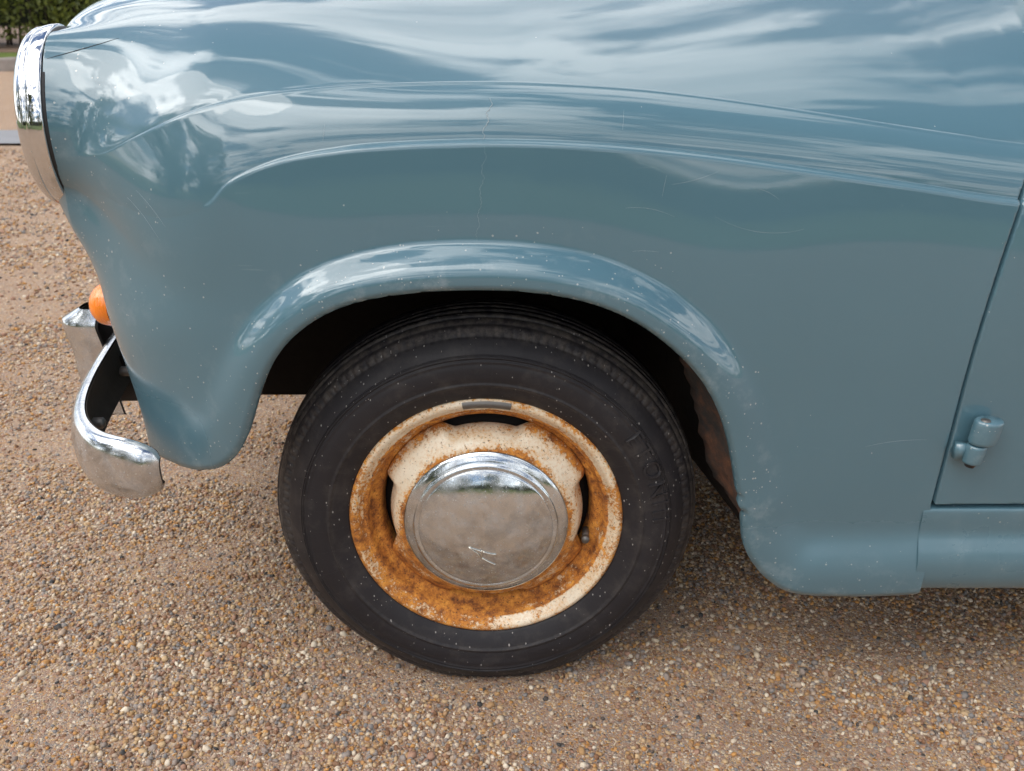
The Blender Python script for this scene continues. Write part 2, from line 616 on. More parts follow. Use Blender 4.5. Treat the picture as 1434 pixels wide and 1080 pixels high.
M_lawn = simple('lawn', (0.10, 0.135, 0.028), 0.8, 0, 3, 0.3, 0.8, 60, 0.2)
M_road = simple('grey_strip', (0.24, 0.24, 0.25), 0.8, 0, 6, 0.15, 0.5, 250, 0.3)


def sheet(name, x0, x1, y0, y1, z, m):
    o = mesh_obj(name, [(x0, y0, z), (x1, y0, z), (x1, y1, z), (x0, y1, z)], [(0, 1, 2, 3)], m)
    o['kind'] = 'structure'
    return o


sheet('lawn', -300, 300, -300, -7.5, 0.012, M_lawn)
sheet('grass_verge', -300, 300, 9.75, 11.7, 0.03, M_lawn)
sheet('bare_earth', -300, 300, 11.7, 60, 0.034, simple('bare_earth', (0.16, 0.10, 0.065), 0.9, 0, 5, 0.3, 0.6, 60))
sheet('paved_path', -300, 300, 4.62, 5.15, 0.005, M_road)

# ------------------------------------------------------------------ car body surface
YC = 0.67                                         # centre plane of the car
B_K = [(-0.60, 0.668), (-0.42, 0.672), (-0.36, 0.682), (-0.303, 0.7016), (-0.266, 0.7275), (-0.215, 0.7478), (-0.15, 0.7598), (-0.088, 0.7648), (-0.025, 0.7671), (0.014, 0.7675),
       (0.069, 0.7664), (0.131, 0.7631), (0.194, 0.7576), (0.257, 0.7502), (0.338, 0.7392), (0.419, 0.7279), (0.501, 0.7163), (0.605, 0.7012), (1.0, 0.655), (1.6, 0.60)]
A_K = [(-0.60, 0.722), (-0.47, 0.726), (-0.425, 0.7400), (-0.382, 0.7672), (-0.34, 0.7873), (-0.294, 0.8026), (-0.234, 0.8150), (-0.169, 0.8219), (-0.105, 0.8252), (0.014, 0.8268),
       (0.085, 0.8248), (0.165, 0.8198), (0.229, 0.8133), (0.31, 0.8032), (0.392, 0.7920), (0.475, 0.7799), (0.542, 0.7704), (0.622, 0.7600), (1.0, 0.72), (1.6, 0.66)]
B_C = catmull(B_K, 16)
A_C = catmull(A_K, 16)


def zB(x):
    return np.interp(x, B_C[:, 0], B_C[:, 1])


def zA(x):
    return np.interp(x, A_C[:, 0], A_C[:, 1])


# wheel-arch and lower edge of the wing: x, z, flare width, flare depth
E_K = [(-1.2, .34, .05, .001), (-.60, .34, .05, .001), (-.50, .342, .05, .001), (-.424, .349, .06, .002), (-.397, .3485, .07, .003), (-.370, .3515, .075, .004), (-.339, .362, .075, .005), (-.312, .384, .07, .007), (-.292, .415, .065, .009),
       (-.279, .445, .058, .012), (-.264, .482, .052, .015), (-.243, .5218, .048, .019), (-.215, .5565, .046, .024), (-.177, .5847, .046, .027),
       (-.131, .6026, .046, .029), (-.066, .6127, .047, .030), (.005, .6152, .047, .030), (.069, .611, .046, .030), (.126, .5984, .046, .029),
       (.175, .5761, .046, .027), (.218, .5438, .046, .024), (.255, .5041, .046, .019), (.282, .4584, .047, .015), (.301, .4081, .049, .012),
       (.316, .3496, .053, .011), (.3165, .343, .053, .011), (.321, .338, .054, .011), (.322, .322, .055, .012), (.3285, .314, .056, .012), (.329, .297, .058, .012), (.340, .2511, .070, .014), (.373, .2075, .080, .017), (.413, .186, .088, .021),
       (.490, .1800, .092, .021), (.551, .1815, .092, .021), (.60, .184, .092, .021), (.75, .186, .092, .021)]
E_C = catmull(E_K, 10)


def edge_field(x, z):
    """signed distance to the lower edge (positive on the panel), flare width and depth there"""
    p = np.stack([x.ravel(), z.ravel()], -1)
    a, b = E_C[:-1, :2], E_C[1:, :2]
    d = b - a
    L2 = (d * d).sum(1)
    D = np.full(len(p), 1e9)
    W = np.zeros(len(p))
    PD = np.zeros(len(p))
    S = np.zeros(len(p))
    for s in range(0, len(p), 20000):
        q = p[s:s + 20000]
        t = np.clip(((q[:, None] - a[None]) * d[None]).sum(-1) / L2, 0, 1)
        c = a[None] + t[..., None] * d[None]
        r = np.linalg.norm(q[:, None] - c, axis=-1)
        i = r.argmin(1)
        k = np.arange(len(q))
        ti = t[k, i]
        cr = d[i, 0] * (q[:, 1] - a[i, 1]) - d[i, 1] * (q[:, 0] - a[i, 0])
        D[s:s + 20000] = r[k, i]
        S[s:s + 20000] = np.sign(cr)
        W[s:s + 20000] = E_C[i, 2] * (1 - ti) + E_C[i + 1, 2] * ti
        PD[s:s + 20000] = E_C[i, 3] * (1 - ti) + E_C[i + 1, 3] * ti
    return (D * S).reshape(x.shape), W.reshape(x.shape), PD.reshape(x.shape)


def flare(d, w, p):
    q = np.clip(1 - d / w, -0.3, 1)
    u = q / 0.66
    soft = 0.07 + 0.38 * np.clip(1 - p / 0.022, 0, 1)
    u = np.where(u < -soft, 0, np.where(u < soft, (u + soft) ** 2 / (4 * soft), u))
    f = np.where(u < 1, np.sin(np.clip(u, 0, 1) * np.pi / 2), 1.0)
    lip = np.clip((q - 0.86) / 0.14, 0, 1) ** 2
    return p * f - 0.007 * lip


LAMP_C = np.array([-0.5206, 0.156, 0.7684])
LAMP_R = 0.1085
_yaw, _tilt = R(8), R(2)
LAMP_N = np.array([-math.cos(_yaw) * math.cos(_tilt), -math.sin(_yaw) * math.cos(_tilt), math.sin(_tilt)])
LAMP_E1 = np.cross(LAMP_N, [0, 0, 1.0])
LAMP_E1 /= np.linalg.norm(LAMP_E1)
if LAMP_E1[1] > 0:
    LAMP_E1 = -LAMP_E1                          # points out of the car's side
LAMP_E2 = np.cross(LAMP_E1, LAMP_N)
if LAMP_E2[2] < 0:
    LAMP_E2 = -LAMP_E2


def plan(xcol, phi, front, z):
    """plan curve of the belly: returns point and inward normal for columns at height z"""
    n = 2.35 + 0.9 * sstep(0.58, 0.74, z)
    sp_, cp_ = np.sin(phi), np.cos(phi)
    tip = 0.334 + 0.026 * sstep(0.36, 0.60, z) + 0.059 * sstep(0.56, 0.74, z)
    X = np.where(phi > 0, -0.15 - tip * np.abs(sp_) ** (2 / n), xcol)
    Y = -0.05 + 0.006 * np.clip((xcol - 0.15) / 0.5, 0, 1) ** 2
    Y = np.where(phi > 0, -0.05 + 0.20 * (1 - np.abs(cp_) ** (2 / n)), Y)
    X = np.where(front > 0, -0.15 - tip - 0.07 * np.sin(front * np.pi / 2) ** 1.5, X)
    Y = np.where(front > 0, 0.15 + (YC - 0.15) * front, Y)
    return X, Y


def build_body():
    xs = np.concatenate([np.linspace(1.62, 0.72, 24, endpoint=False), np.linspace(0.72, -0.15, 310, endpoint=False)])
    ph = np.linspace(0, np.pi / 2, 150, endpoint=False)
    fr = np.linspace(0, 1, 40)
    xcol = np.concatenate([xs, np.full(len(ph) + len(fr), -0.15)])
    phi = np.concatenate([np.zeros(len(xs)), ph, np.full(len(fr), np.pi / 2)])
    front = np.concatenate([np.zeros(len(xs) + len(ph)), fr])
    nc = len(xcol)
    # nominal x of each column for the feature lines
    X0, Y0 = plan(xcol, phi, front, np.full(nc, 0.7))
    xf = np.where(front > 0, -0.51, X0)
    zb, za = zB(xf), zA(xf)
    fadeB = sstep(-0.315, -0.12, xf)
    fadeA = sstep(-0.44, -0.30, xf)
    r_side, r_lb, r_band, r_la, r_top = 190, 7, 34, 6, 70
    # inward normal of plan at mid height
    dX, dY = np.gradient(X0), np.gradient(Y0)
    ln = np.hypot(dX, dY)
    nx, ny = -dY / ln, dX / ln
    sgn = np.where(ny * 1 - nx * 0 < 0, -1, 1)
    # columns run rearward -> forward: inward is +Y on the side and +X at the nose
    nx, ny = np.abs(dY / ln), np.abs(dX / ln)
    front_mask = front > 0
    nx = np.where(front_mask, 1.0, nx)
    ny = np.where(front_mask, 0.0, ny)
    # smooth normals
    for _ in range(12):
        nx[1:-1] = (nx[:-2] + 2 * nx[1:-1] + nx[2:]) / 4
        ny[1:-1] = (ny[:-2] + 2 * ny[1:-1] + ny[2:]) / 4
    rows_z, rows_in = [], []
    zbot = np.full(nc, 0.15)
    insB = 0.013 + 0.006 * np.exp(-((xf - 0.27) / 0.12) ** 2) - 0.004 * sstep(-0.33, -0.46, xf)
    z0 = 0.50
    for k in range(r_side):
        t = k / (r_side - 1)
        z = zbot + (zb - zbot) * t
        up = np.clip((z - z0) / (zb - z0), 0, 1)
        dn = np.clip((0.42 - z) / 0.25, 0, 1)
        rows_z.append(z)
        rows_in.append(insB * up ** 2.1 + 0.012 * dn ** 2)
    ins, z = rows_in[-1].copy(), zb.copy()
    wB, hB = 0.0085 * fadeB, 0.0040 * fadeB
    for k in range(1, r_lb):
        t = k / (r_lb - 1)
        e = t * t * (3 - 2 * t)
        rows_in.append(ins + wB * t)
        rows_z.append(z + hB * (1 - (1 - t) ** 2) + 0.00002 * k)
    ins, z = rows_in[-1].copy(), rows_z[-1].copy()
    wA, hA = 0.0050 * fadeA, 0.0030 * fadeA
    front_f = sstep(-0.22, -0.44, xf)
    ab0 = np.radians(14 - 8 * sstep(0.15, 0.6, xf) - 6 * sstep(-0.1, -0.35, xf)) * (1 - front_f) + np.radians(2) * front_f
    ab1 = np.radians(66 - 12 * sstep(0.15, 0.62, xf) - 34 * sstep(0.0, -0.36, xf)) * (1 - front_f) + np.radians(6) * front_f
    ztop = za - hA
    rad = (ztop - z) / (np.sin(ab1) - np.sin(ab0))
    for k in range(1, r_band):
        al0, al1 = [ab0 + (ab1 - ab0) * (k - j) / (r_band - 1) for j in (1, 0)]
        ins = ins + rad * (np.cos(al0) - np.cos(al1))
        z = z + rad * (np.sin(al1) - np.sin(al0))
        rows_in.append(ins.copy())
        rows_z.append(z.copy())
    for k in range(1, r_la):
        t = k / (r_la - 1)
        rows_in.append(ins + wA * t)
        rows_z.append(z + hA * (1 - (1 - t) ** 2) + 0.00002 * k)
    insA, zA_ = rows_in[-1].copy(), rows_z[-1].copy()
    Zr = np.array(rows_z)
    In = np.array(rows_in)
    X, Y = plan(xcol[None] * np.ones_like(Zr), phi[None] * np.ones_like(Zr), front[None] * np.ones_like(Zr), Zr)
    X = X + nx[None] * In
    Y = Y + ny[None] * In
    # flare round the wheel arch
    dE, wE, pE = edge_field(np.where(front[None] > 0, -0.51, X), Zr)
    fl = flare(dE, wE, pE)
    wsm = np.clip(1.25 - pE / 0.022, 0, 1) * sstep(0.006, 0.020, dE) + 0.9 * sstep(0.30, 0.34, X) * sstep(0.40, 0.34, Zr) * sstep(0.010, 0.026, dE)
    wsm = np.clip(wsm, 0, 1)[1:-1, 1:-1]
    for _ in range(26):
        fl[1:-1, 1:-1] += wsm * (0.25 * (fl[:-2, 1:-1] + fl[2:, 1:-1] + fl[1:-1, :-2] + fl[1:-1, 2:]) - fl[1:-1, 1:-1])
    onside = (1 - sstep(0.25, 0.7, phi / (np.pi / 2)))[None] * (xcol[None] < 0.70)
    X = X - nx[None] * fl * onside
    Y = Y - ny[None] * fl * onside
    # top: from the crest over to the centre line of the bonnet
    PA = np.stack([X[-1], Y[-1], Zr[-1]], -1)
    u_nose = np.concatenate([np.zeros(len(xs)), np.linspace(0, 1, len(ph)), np.ones(len(fr))])
    tx = np.where(xf > -0.1, xf, -0.1 - 0.46 * np.clip((-0.1 - X0) / 0.44, 0, 1) ** 1.1)
    tx = np.where(front > 0, tx - 0.07 * front, tx)
    tz = 0.980 + 0.05 * tx - 0.18 * np.clip(-tx - 0.1, 0, 1) ** 2 - 0.08 * sstep(0.0, 1.0, front)
    PT = np.stack([tx, np.full(nc, YC), tz], -1)
    at0 = np.radians(62 - 26 * sstep(0.10, 0.70, xf) - 26 * sstep(0.0, -0.36, xf)) * (1 - front_f) + np.radians(7) * front_f
    span = np.linalg.norm(PT - PA, axis=1)
    mA = (0.72 - 0.28 * sstep(0.05, 0.65, xf) + 0.02 * sstep(0.0, -0.30, xf) + 0.34 * sstep(-0.34, -0.50, xf)) * span
    tA = np.stack([nx * np.sin(at0) - 0.0 * nx, ny * np.sin(at0), np.cos(at0)], -1)
    mT = span * 1.0
    tT = np.stack([np.zeros(nc), np.ones(nc), 0.02 * np.ones(nc)], -1)
    lf = np.clip(front, 0, 1)[:, None]
    tT = tT * (1 - lf) + np.stack([np.full(nc, 0.7), np.zeros(nc), np.full(nc, 0.5)], -1) * lf
    T = np.linspace(0, 1, r_top + 1)[1:] ** 1.5
    top = []
    for t in T:
        h00, h10 = 2 * t ** 3 - 3 * t ** 2 + 1, t ** 3 - 2 * t ** 2 + t
        h01, h11 = -2 * t ** 3 + 3 * t ** 2, t ** 3 - t ** 2
        top.append(h00 * PA + h10 * tA * (mA * 0.9)[:, None] + h01 * PT + h11 * tT * mT[:, None])
    P = np.concatenate([np.stack([X, Y, Zr], -1), np.array(top)], 0)
    # fair the shoulder lengthwise so that no hollow is left behind the lamp
    na = len(rows_z)
    wr = np.zeros(P.shape[0])
    wr[na:] = sstep(0, 16, np.arange(r_top))
    wc = sstep(0.05, -0.10, X0) * (1 - sstep(0.0, 0.2, front))
    wgt = (wr[:, None] * wc[None])[:, 1:-1, None]
    for _ in range(500):
        P[:, 1:-1] += wgt * 0.5 * (0.5 * (P[:, :-2] + P[:, 2:]) - P[:, 1:-1])
    # draw the front of the wing into the round headlamp mouth
    rel = P - LAMP_C
    dx = -(rel @ LAMP_N)
    e1, e2 = rel @ LAMP_E1, rel @ LAMP_E2
    rho = np.hypot(e1, e2) + 1e-9
    s1, s2 = e1 / rho, e2 / rho
    near = 1 - sstep(0.15, 0.30, rho)
    wsec = sstep(-0.97, -0.62, s2) * sstep(-0.35, 0.60, s1) * near
    wflat = sstep(-0.97, -0.62, s2) * near
    blend = 1 - sstep(-0.005, 0.20, dx)
    infl = (1 - sstep(0.22, 0.40, dx)) * wsec
    newr = rho + (LAMP_R + 0.006 * sstep(0.5, 1.0, s2) - rho) * blend * wsec
    newdx = np.where(dx < 0, dx * (1 - wflat), dx)
    P2 = LAMP_C + (-newdx)[..., None] * LAMP_N + (s1 * newr)[..., None] * LAMP_E1 + (s2 * newr)[..., None] * LAMP_E2
    P = P2
    nrow = P.shape[0]
    dfull = np.full((nrow, nc), 0.5)
    dfull[:dE.shape[0]] = dE
    rows = dict(B=r_side - 1, A=r_side + r_lb + r_band + r_la - 4, n=nrow)
    return P, dfull, rows, front, xcol


GAP_K = [(0.15, 0.5745), (0.19, 0.5745), (0.3176, 0.5725), (0.422, 0.5748), (0.526, 0.5785), (0.612, 0.587), (0.69, 0.5995), (0.732, 0.6105), (0.765, 0.628), (0.80, 0.66), (0.85, 0.73), (0.9, 0.82), (1.1, 1.0)]
GAP_C = catmull(GAP_K, 8)


def gap_x(z):
    return np.interp(z, GAP_C[:, 0], GAP_C[:, 1])


def clip_grid(P, fields, rows=None, cols=None):
    """keep the part of a vertex grid where every field is positive (marching triangles)"""
    nr, nc = P.shape[:2]
    V = P.reshape(-1, 3)
    q = grid_faces(nr, nc)
    tri = np.concatenate([q[:, [0, 1, 2]], q[:, [0, 2, 3]]])
    V = list(map(tuple, V))
    extra = []
    F = [f.ravel() for f in fields]
    lips = []
    for fi in range(len(F)):
        f = F[fi]
        s = f[tri] > 0
        n = s.sum(1)
        keep = tri[n == 3]
        part = tri[(n > 0) & (n < 3)]
        cache = {}
        newV, newF = [], [[] for _ in F]

        def cut(a, b):
            k = (a, b) if a < b else (b, a)
            if k in cache:
                return cache[k]
            t = f[a] / (f[a] - f[b])
            newV.append(tuple(V[a][c] + t * (V[b][c] - V[a][c]) for c in range(3)))
            for g in range(len(F)):
                newF[g].append(F[g][a] + t * (F[g][b] - F[g][a]))
            cache[k] = len(V) + len(newV) - 1
            return cache[k]
        out = []
        lip = []
        for a, b, c in part:
            ids = [int(a), int(b), int(c)]
            while not (f[ids[0]] > 0 and f[ids[2]] <= 0):
                ids = ids[1:] + ids[:1]
            a, b, c = ids
            if f[b] > 0:
                p, r = cut(b, c), cut(c, a)
                out += [(a, b, p), (a, p, r)]
                lip.append((p, r))
            else:
                p, r = cut(a, b), cut(c, a)
                out.append((a, p, r))
                lip.append((p, r))
        V += newV
        F = [np.concatenate([F[g], np.array(newF[g])]) for g in range(len(F))]
        tri = np.concatenate([keep, np.array(out, dtype=int).reshape(-1, 3)])
        lips.append(lip)
    used = np.unique(tri)
    remap = np.full(len(V), -1)
    remap[used] = np.arange(len(used))
    Vn = np.array(V)[used]
    lips = [[(remap[a], remap[b]) for a, b in l if remap[a] >= 0 and remap[b] >= 0] for l in lips]
    return Vn, remap[tri], lips, [g[used] for g in F]


def add_lip(V, T, lip, off):
    """turn the cut edge inwards so that the sheet shows an edge of its own"""
    ids = sorted({i for e in lip for i in e})
    m = {i: len(V) + k for k, i in enumerate(ids)}
    V2 = np.vstack([V, V[ids] + np.array(off)])
    q = []
    for a, b in lip:
        q += [(b, a, m[a]), (b, m[a], m[b])]
    return V2, np.vstack([T, np.array(q, dtype=int)]), len(ids)


car = thing('vintage_car', 'blue-grey vintage car with chrome bumper and one rusty cream front wheel', 'car')
P, dE, RW, frontc, xcol = build_body()
xg = gap_x(P[..., 2])
split = RW['A'] + 42
wing_grid = P[:split + 1]
f_gap = (xg - 0.0030 * sstep(0.30, 0.32, P[..., 2]) - P[..., 0])[:split + 1]
f_low = dE[:split + 1]
f_front = np.broadcast_to((0.36 - frontc)[None], P.shape[:2])[:split + 1]
V, T, lips, FF = clip_grid(wing_grid, [f_low, f_gap, f_front])
wearv = np.clip(1.0 - FF[0] / 0.09, 0, 1) ** 1.5 + 0.45 * np.clip((-0.30 - V[:, 0]) / 0.2, 0, 1)
V, T, n1 = add_lip(V, T, lips[0], (0, 0.014, 0.0))
V, T, n2 = add_lip(V, T, lips[1], (0, 0.012, 0.0))
wing = mesh_obj('front_wing', V, T[:, ::-1].copy(), M_paint, car)
attr(wing, 'wear', np.concatenate([np.clip(wearv, 0, 1), np.ones(n1 + n2)]))
vx_, vz_ = V[:, 0], V[:, 2]
attr(wing, 'dull', np.clip(sstep(0.52, 0.40, vz_) * sstep(-0.30, -0.37, vx_) + 0.8 * sstep(0.34, 0.28, vz_) * sstep(0.28, 0.34, vx_), 0, 1))
wing['label'] = 'blue-grey front wing with raised crest and flared wheel arch'
far_wing = bpy.data.objects.new('front_wing', wing.data)
C.objects.link(far_wing)
far_wing.parent = car
far_wing.matrix_local = Matrix.Translation((0, 2 * YC, 0)) @ Matrix.Diagonal((1, -1, 1, 1))
# bonnet: both halves in one sheet
top = P[split:]
fi = np.argmax(xcol < 0.92)
half = top[:, fi:]
mir = half[::-1].copy()
mir[..., 1] = 2 * YC - mir[..., 1]
bon = np.concatenate([half, mir[1:]], 0)
bonnet = mesh_obj('bonnet', bon.reshape(-1, 3), grid_faces(bon.shape[0], bon.shape[1])[:, ::-1].copy(), M_paint, car)
attr(bonnet, 'wear', np.zeros(len(bonnet.data.vertices)))
# front panel between the wings
fc = np.argmax(frontc >= 0.34)
fp = P[:split + 1, fc:]
mir = fp[:, ::-1].copy()
mir[..., 1] = 2 * YC - mir[..., 1]
fp = np.concatenate([fp, mir[:, 1:]], 1)[60::4]
front_panel = mesh_obj('front_panel', fp.reshape(-1, 3), grid_faces(fp.shape[0], fp.shape[1])[:, ::-1].copy(), M_paint, car)
attr(front_panel, 'wear', np.zeros(len(front_panel.data.vertices)))

# door: the same surface behind the shut line
ci = np.argmax(xcol < 0.55)
dg = P[:split - 14, :ci]
fd = (dg[..., 0] - gap_x(dg[..., 2]) - 0.0026)
V, T, lips, FF = clip_grid(dg, [fd, dg[..., 2] - 0.3195])
V, T, n1 = add_lip(V, T, lips[0], (0, 0.02, 0.0))
V, T, n2 = add_lip(V, T, lips[1], (0, 0.02, 0.0))
door = mesh_obj('door', V, T[:, ::-1].copy(), M_paint, car)
attr(door, 'wear', np.full(len(door.data.vertices), 0.05))

# sill below the door
sp_prof = catmull([(-.020, .3130), (-.040, .3125), (-.0455, .3105), (-.0465, .300), (-.0462, .288), (-.0462, .2780), (-.0480, .2700), (-.0520, .2610), (-.0570, .2490), (-.0600, .234),
                   (-.0585, .213), (-.052, .196), (-.044, .188), (-.030, .185), (0.05, .185)], 5)
sx = np.concatenate([[0.562], np.linspace(0.575, 1.62, 40)])
V = np.array([[(x, y + 0.002, z) for x in sx] for y, z in sp_prof])
sill = mesh_obj('sill', V.reshape(-1, 3), grid_faces(len(sp_prof), len(sx))[:, ::-1].copy(), M_paint, car)
attr(sill, 'dull', np.full(len(sill.data.vertices), 0.7))
attr(sill, 'wear', np.full(len(sill.data.vertices), 0.25))
# dark jamb behind the shut line
jz = np.linspace(0.2, 0.86, 24)
V = [(gap_x(z) + dxx, 0.02 if z < 0.72 else 0.02 + (z - 0.72) * 0.9, z) for z in jz for dxx in (-0.05, 0.05)]
mesh_obj('door_jamb', V, [(2 * i, 2 * i + 1, 2 * i + 3, 2 * i + 2) for i in range(len(jz) - 1)], M_under, car)

# ------------------------------------------------------------------ inner arch, splash panels, underside
def arch_liner():
    a = np.linspace(R(34), R(154), 60)
    ys = np.linspace(0.0, 0.40, 14)
    V = []
    for y in ys:
        for t in a:
            r = 0.345 + 0.012 * math.sin(3 * t)
            V.append((r * math.cos(t) + 0.0, y, max(0.275 + r * math.sin(t), 0.2)))
    return np.array(V), grid_faces(len(ys), len(a))


v, f = arch_liner()
v[:, 2] -= 0.03 * 0
liner = mesh_obj('wheel_arch_liner', v, f, M_under, car)
v, f = merge(box_vf(-0.42, 0.60, 0.36, 0.40, 0.285, 0.66),
             box_vf(0.58, 1.6, 0.03, 1.31, 0.21, 0.23))
mesh_obj('chassis', v, f, M_under, car, smooth=False)
# front splash panel: its straight lower edge shows ahead of the tyre
v, f = merge(box_vf(-0.345, -0.335, 0.03, 0.36, 0.43, 0.66))
mesh_obj('splash_panel', v, f, M_under, car, smooth=False)
# rusty closing plate behind the rear edge of the arch, ragged at the bottom
pz = [0.60, 0.56, 0.52, 0.48, 0.455, 0.43, 0.405, 0.38, 0.36, 0.335, 0.31, 0.29, 0.27, 0.25]
V = []
for i, z in enumerate(pz):
    xr = 0.36
    xl = [0.245, 0.262, 0.272, 0.285, 0.29, 0.292, 0.294, 0.298, 0.304, 0.312, 0.318, 0.322, 0.326, 0.338][i]
    V += [(xl - 0.07, 0.37, max(z, 0.29)), (xl - 0.02, 0.13, max(z, 0.285)), (xl + 0.01, 0.05, z), (xr, -0.03, z)]
rp = mesh_obj('splash_panel', V, grid_faces(len(pz), 4), M_under, car)
sol = rp.modifiers.new('thickness', 'SOLIDIFY')
sol.thickness = 0.003
fz = np.linspace(0.515, 0.275, 26)
V = []
for i, z in enumerate(fz):
    xe = float(np.interp(z, [0.25, .297, .3496, .4081, .4584, .5041, .5438], [.340, .327, .316, .301, .282, .255, .218]))
    wid = 0.030 * math.sin(math.pi * min(1, (i + 2) / 27)) ** 0.6 + random.uniform(-0.003, 0.003) - 0.014 * sstep(0.34, 0.28, z)
    for k in range(5):
        q = k / 4
        V.append((xe + 0.004 - wid * q, -0.045 + 0.060 * q + 0.004 * math.sin(z * 90 + k), z))
fo = mesh_obj('rusty_flange', V, grid_faces(len(fz), 5), M_rust, car)
fo.modifiers.new('thickness', 'SOLIDIFY').thickness = 0.002

# ------------------------------------------------------------------ front wheel
WZ = 0.2625
FLAT = 0.0


def squash(V):
    """the soft tyre spreads where it stands on the ground"""
    V = np.array(V)
    zz = V[:, 2] + WZ
    h = GZ + 0.002
    low = zz < h + 0.05
    k = np.clip((h + 0.05 - zz) / 0.05, 0, 1)
    V[:, 1] += np.where(V[:, 1] < 0.062, -1, 1) * 0.009 * k * low
    zz = np.where(zz < h, h + (zz - h) * 0.05, zz)
    V[:, 2] = zz - WZ
    return V


# tyre section (r, y): outer sidewall first
side = catmull([(.1795, .016), (.184, .0035), (.190, -.0015), (.197, -.0055), (.2035, -.0085), (.2070, -.0098)], 4)[:-1]
side2 = [(.2082, -.0118), (.2095, -.0124), (.2108, -.0116)]
side3 = catmull([(.2120, -.0108), (.220, -.0122), (.230, -.0118), (.2375, -.0095)], 5)[:-1]
side4 = [(.2380, -.0106), (.2390, -.0106), (.2395, -.0086), (.2420, -.0076), (.2425, -.0090), (.2433, -.0088), (.2438, -.0066), (.2447, -.0063), (.2449, -.0072), (.2453, -.0070)]
side5 = catmull([(.2455, -.0058), (.2530, -.0005), (.2600, .0055), (.2650, .0105)], 5)[:-1]
shoulder = [(.2655, .0100), (.2680, .0115), (.2715, .0140), (.2745, .0165), (.2752, .0190), (.2758, .0200), (.2772, .0210), (.2795, .0232), (.2812, .0262), (.2815, .0275), (.2800, .0282), (.2800, .0300), (.2826, .0306)]
tread = []
for k in range(5):
    y0 = .0312 + k * .0125
    c = .2830 + .0035 * (1 - ((y0 + .005 - .062) / .034) ** 2)
    tread += [(c, y0), (c + .0004, y0 + .0095), (c - .006, y0 + .0100), (c - .006, y0 + .0120)]
prof = list(side) + side2 + list(side3) + side4 + list(side5) + shoulder + tread
NY = 0.062
prof = np.array(prof)
out = prof[prof[:, 1] < 0.0306]
back = out[::-3].copy()
back[:, 1] = 2 * NY - back[:, 1]
prof = np.vstack([prof, back])


def tread_fn(r, y, a):
    # small blocks along the outer shoulder
    saw = (np.sin(a * 150) > 0.1).astype(float)
    zone = ((r > 0.2649) & (r < 0.2748) & (y < NY)).astype(float)
    y = y + zone * saw * 0.0012
    return r, y


prof[:, 0] += 0.0025 * sstep(0.20, 0.27, prof[:, 0])
V, F = lathe(prof, 900, tread_fn)
wheel_v, _ = None, None
# rim: flange, bead wall and well
rp_ = np.vstack([catmull([(.1835, .016), (.1850, .009), (.1842, .0035), (.1815, .0005), (.1780, -.0006), (.1742, .0008), (.1715, .0036)], 5)[:-1],
                 catmull([(.1690, .0075), (.1655, .0112), (.1630, .0120), (.1612, .0140), (.1600, .0180)], 5)[:-1],
                 catmull([(.1588, .0230), (.1560, .0285), (.1515, .0320), (.1480, .0350), (.1450, .0420), (.1430, .0600), (.1430, .0950)], 5)])
VR, FR = lathe(rp_, 200)
wheel = mesh_obj('wheel', VR, FR, M_rim, car)
wheel.location = (0, 0, WZ)
wheel['label'] = 'front wheel with rusty cream steel rim and dull chrome hub cap'
rr = np.hypot(VR[:, 0], VR[:, 2])
ra = np.arctan2(VR[:, 2], VR[:, 0])
rust = 0.225 + 0.30 * sstep(0.1635, 0.158, rr) + 0.22 * sstep(0.152, 0.146, rr)
rust += 0.10 * np.cos(ra - R(222)) + 0.08 * np.cos(2 * ra - R(60))
rust += 0.15 * sstep(0.1770, 0.184, rr) + 0.10 * np.sin(7 * ra + 1) * np.sin(3 * ra) * sstep(0.164, 0.168, rr) + 0.45 * np.exp(-((rr - 0.1635) / 0.0018) ** 2)
attr(wheel, 'rust', np.clip(rust, 0, 1.2))
tyre = mesh_obj('tyre', squash(V), F, M_tyre, wheel)
rr = np.hypot(V[:, 0], V[:, 2])
dust = 0.55 * np.exp(-((rr - 0.272) / 0.006) ** 2) * (V[:, 1] < 0.05) * (0.35 + 0.65 * sstep(-0.1, 0.2, V[:, 2]))
dust += 0.55 * (rr > 0.279) + 0.18 * np.exp(-((rr - 0.208) / 0.004) ** 2)
attr(tyre, 'dust', np.clip(dust, 0, 1))


# pressed disc with four scalloped openings at its edge
def disc():
    n = 240
    a = np.linspace(0, 2 * np.pi, n, endpoint=False)
    ro = np.full(n, 0.1475)
    for c in (90, 0, 180, 270):
        d = np.abs((np.degrees(a) - c + 180) % 360 - 180)
        ro -= 0.0150 * (1 - sstep(17.0, 26.0, d))
    prof = [(0.070, 0.0040), (0.085, 0.0020), (0.100, -0.0010), (0.108, -0.0015), (0.114, 0.0005), (0.120, 0.0050), (0.1245, 0.0105)]
    V = []
    for r, y in prof:
        for t in a:
            V.append((r * math.cos(t), y, r * math.sin(t)))
    for k, (w, y) in enumerate([(0.25, 0.0150), (0.5, 0.0200), (0.8, 0.0265), (1.0, 0.0320)]):
        for t, o in zip(a, ro):
            r = 0.1245 + (o - 0.1245) * w
            V.append((r * math.cos(t), y + (0.0475 - 0.032) * 0 + (0.004 if o < 0.14 and w > 0.4 else 0), r * math.sin(t)))
    for t, o in zip(a, ro):
        V.append(((o - 0.001) * math.cos(t), 0.042, (o - 0.001) * math.sin(t)))
    return np.array(V), grid_faces(len(prof) + 5, n, True)[:, ::-1]


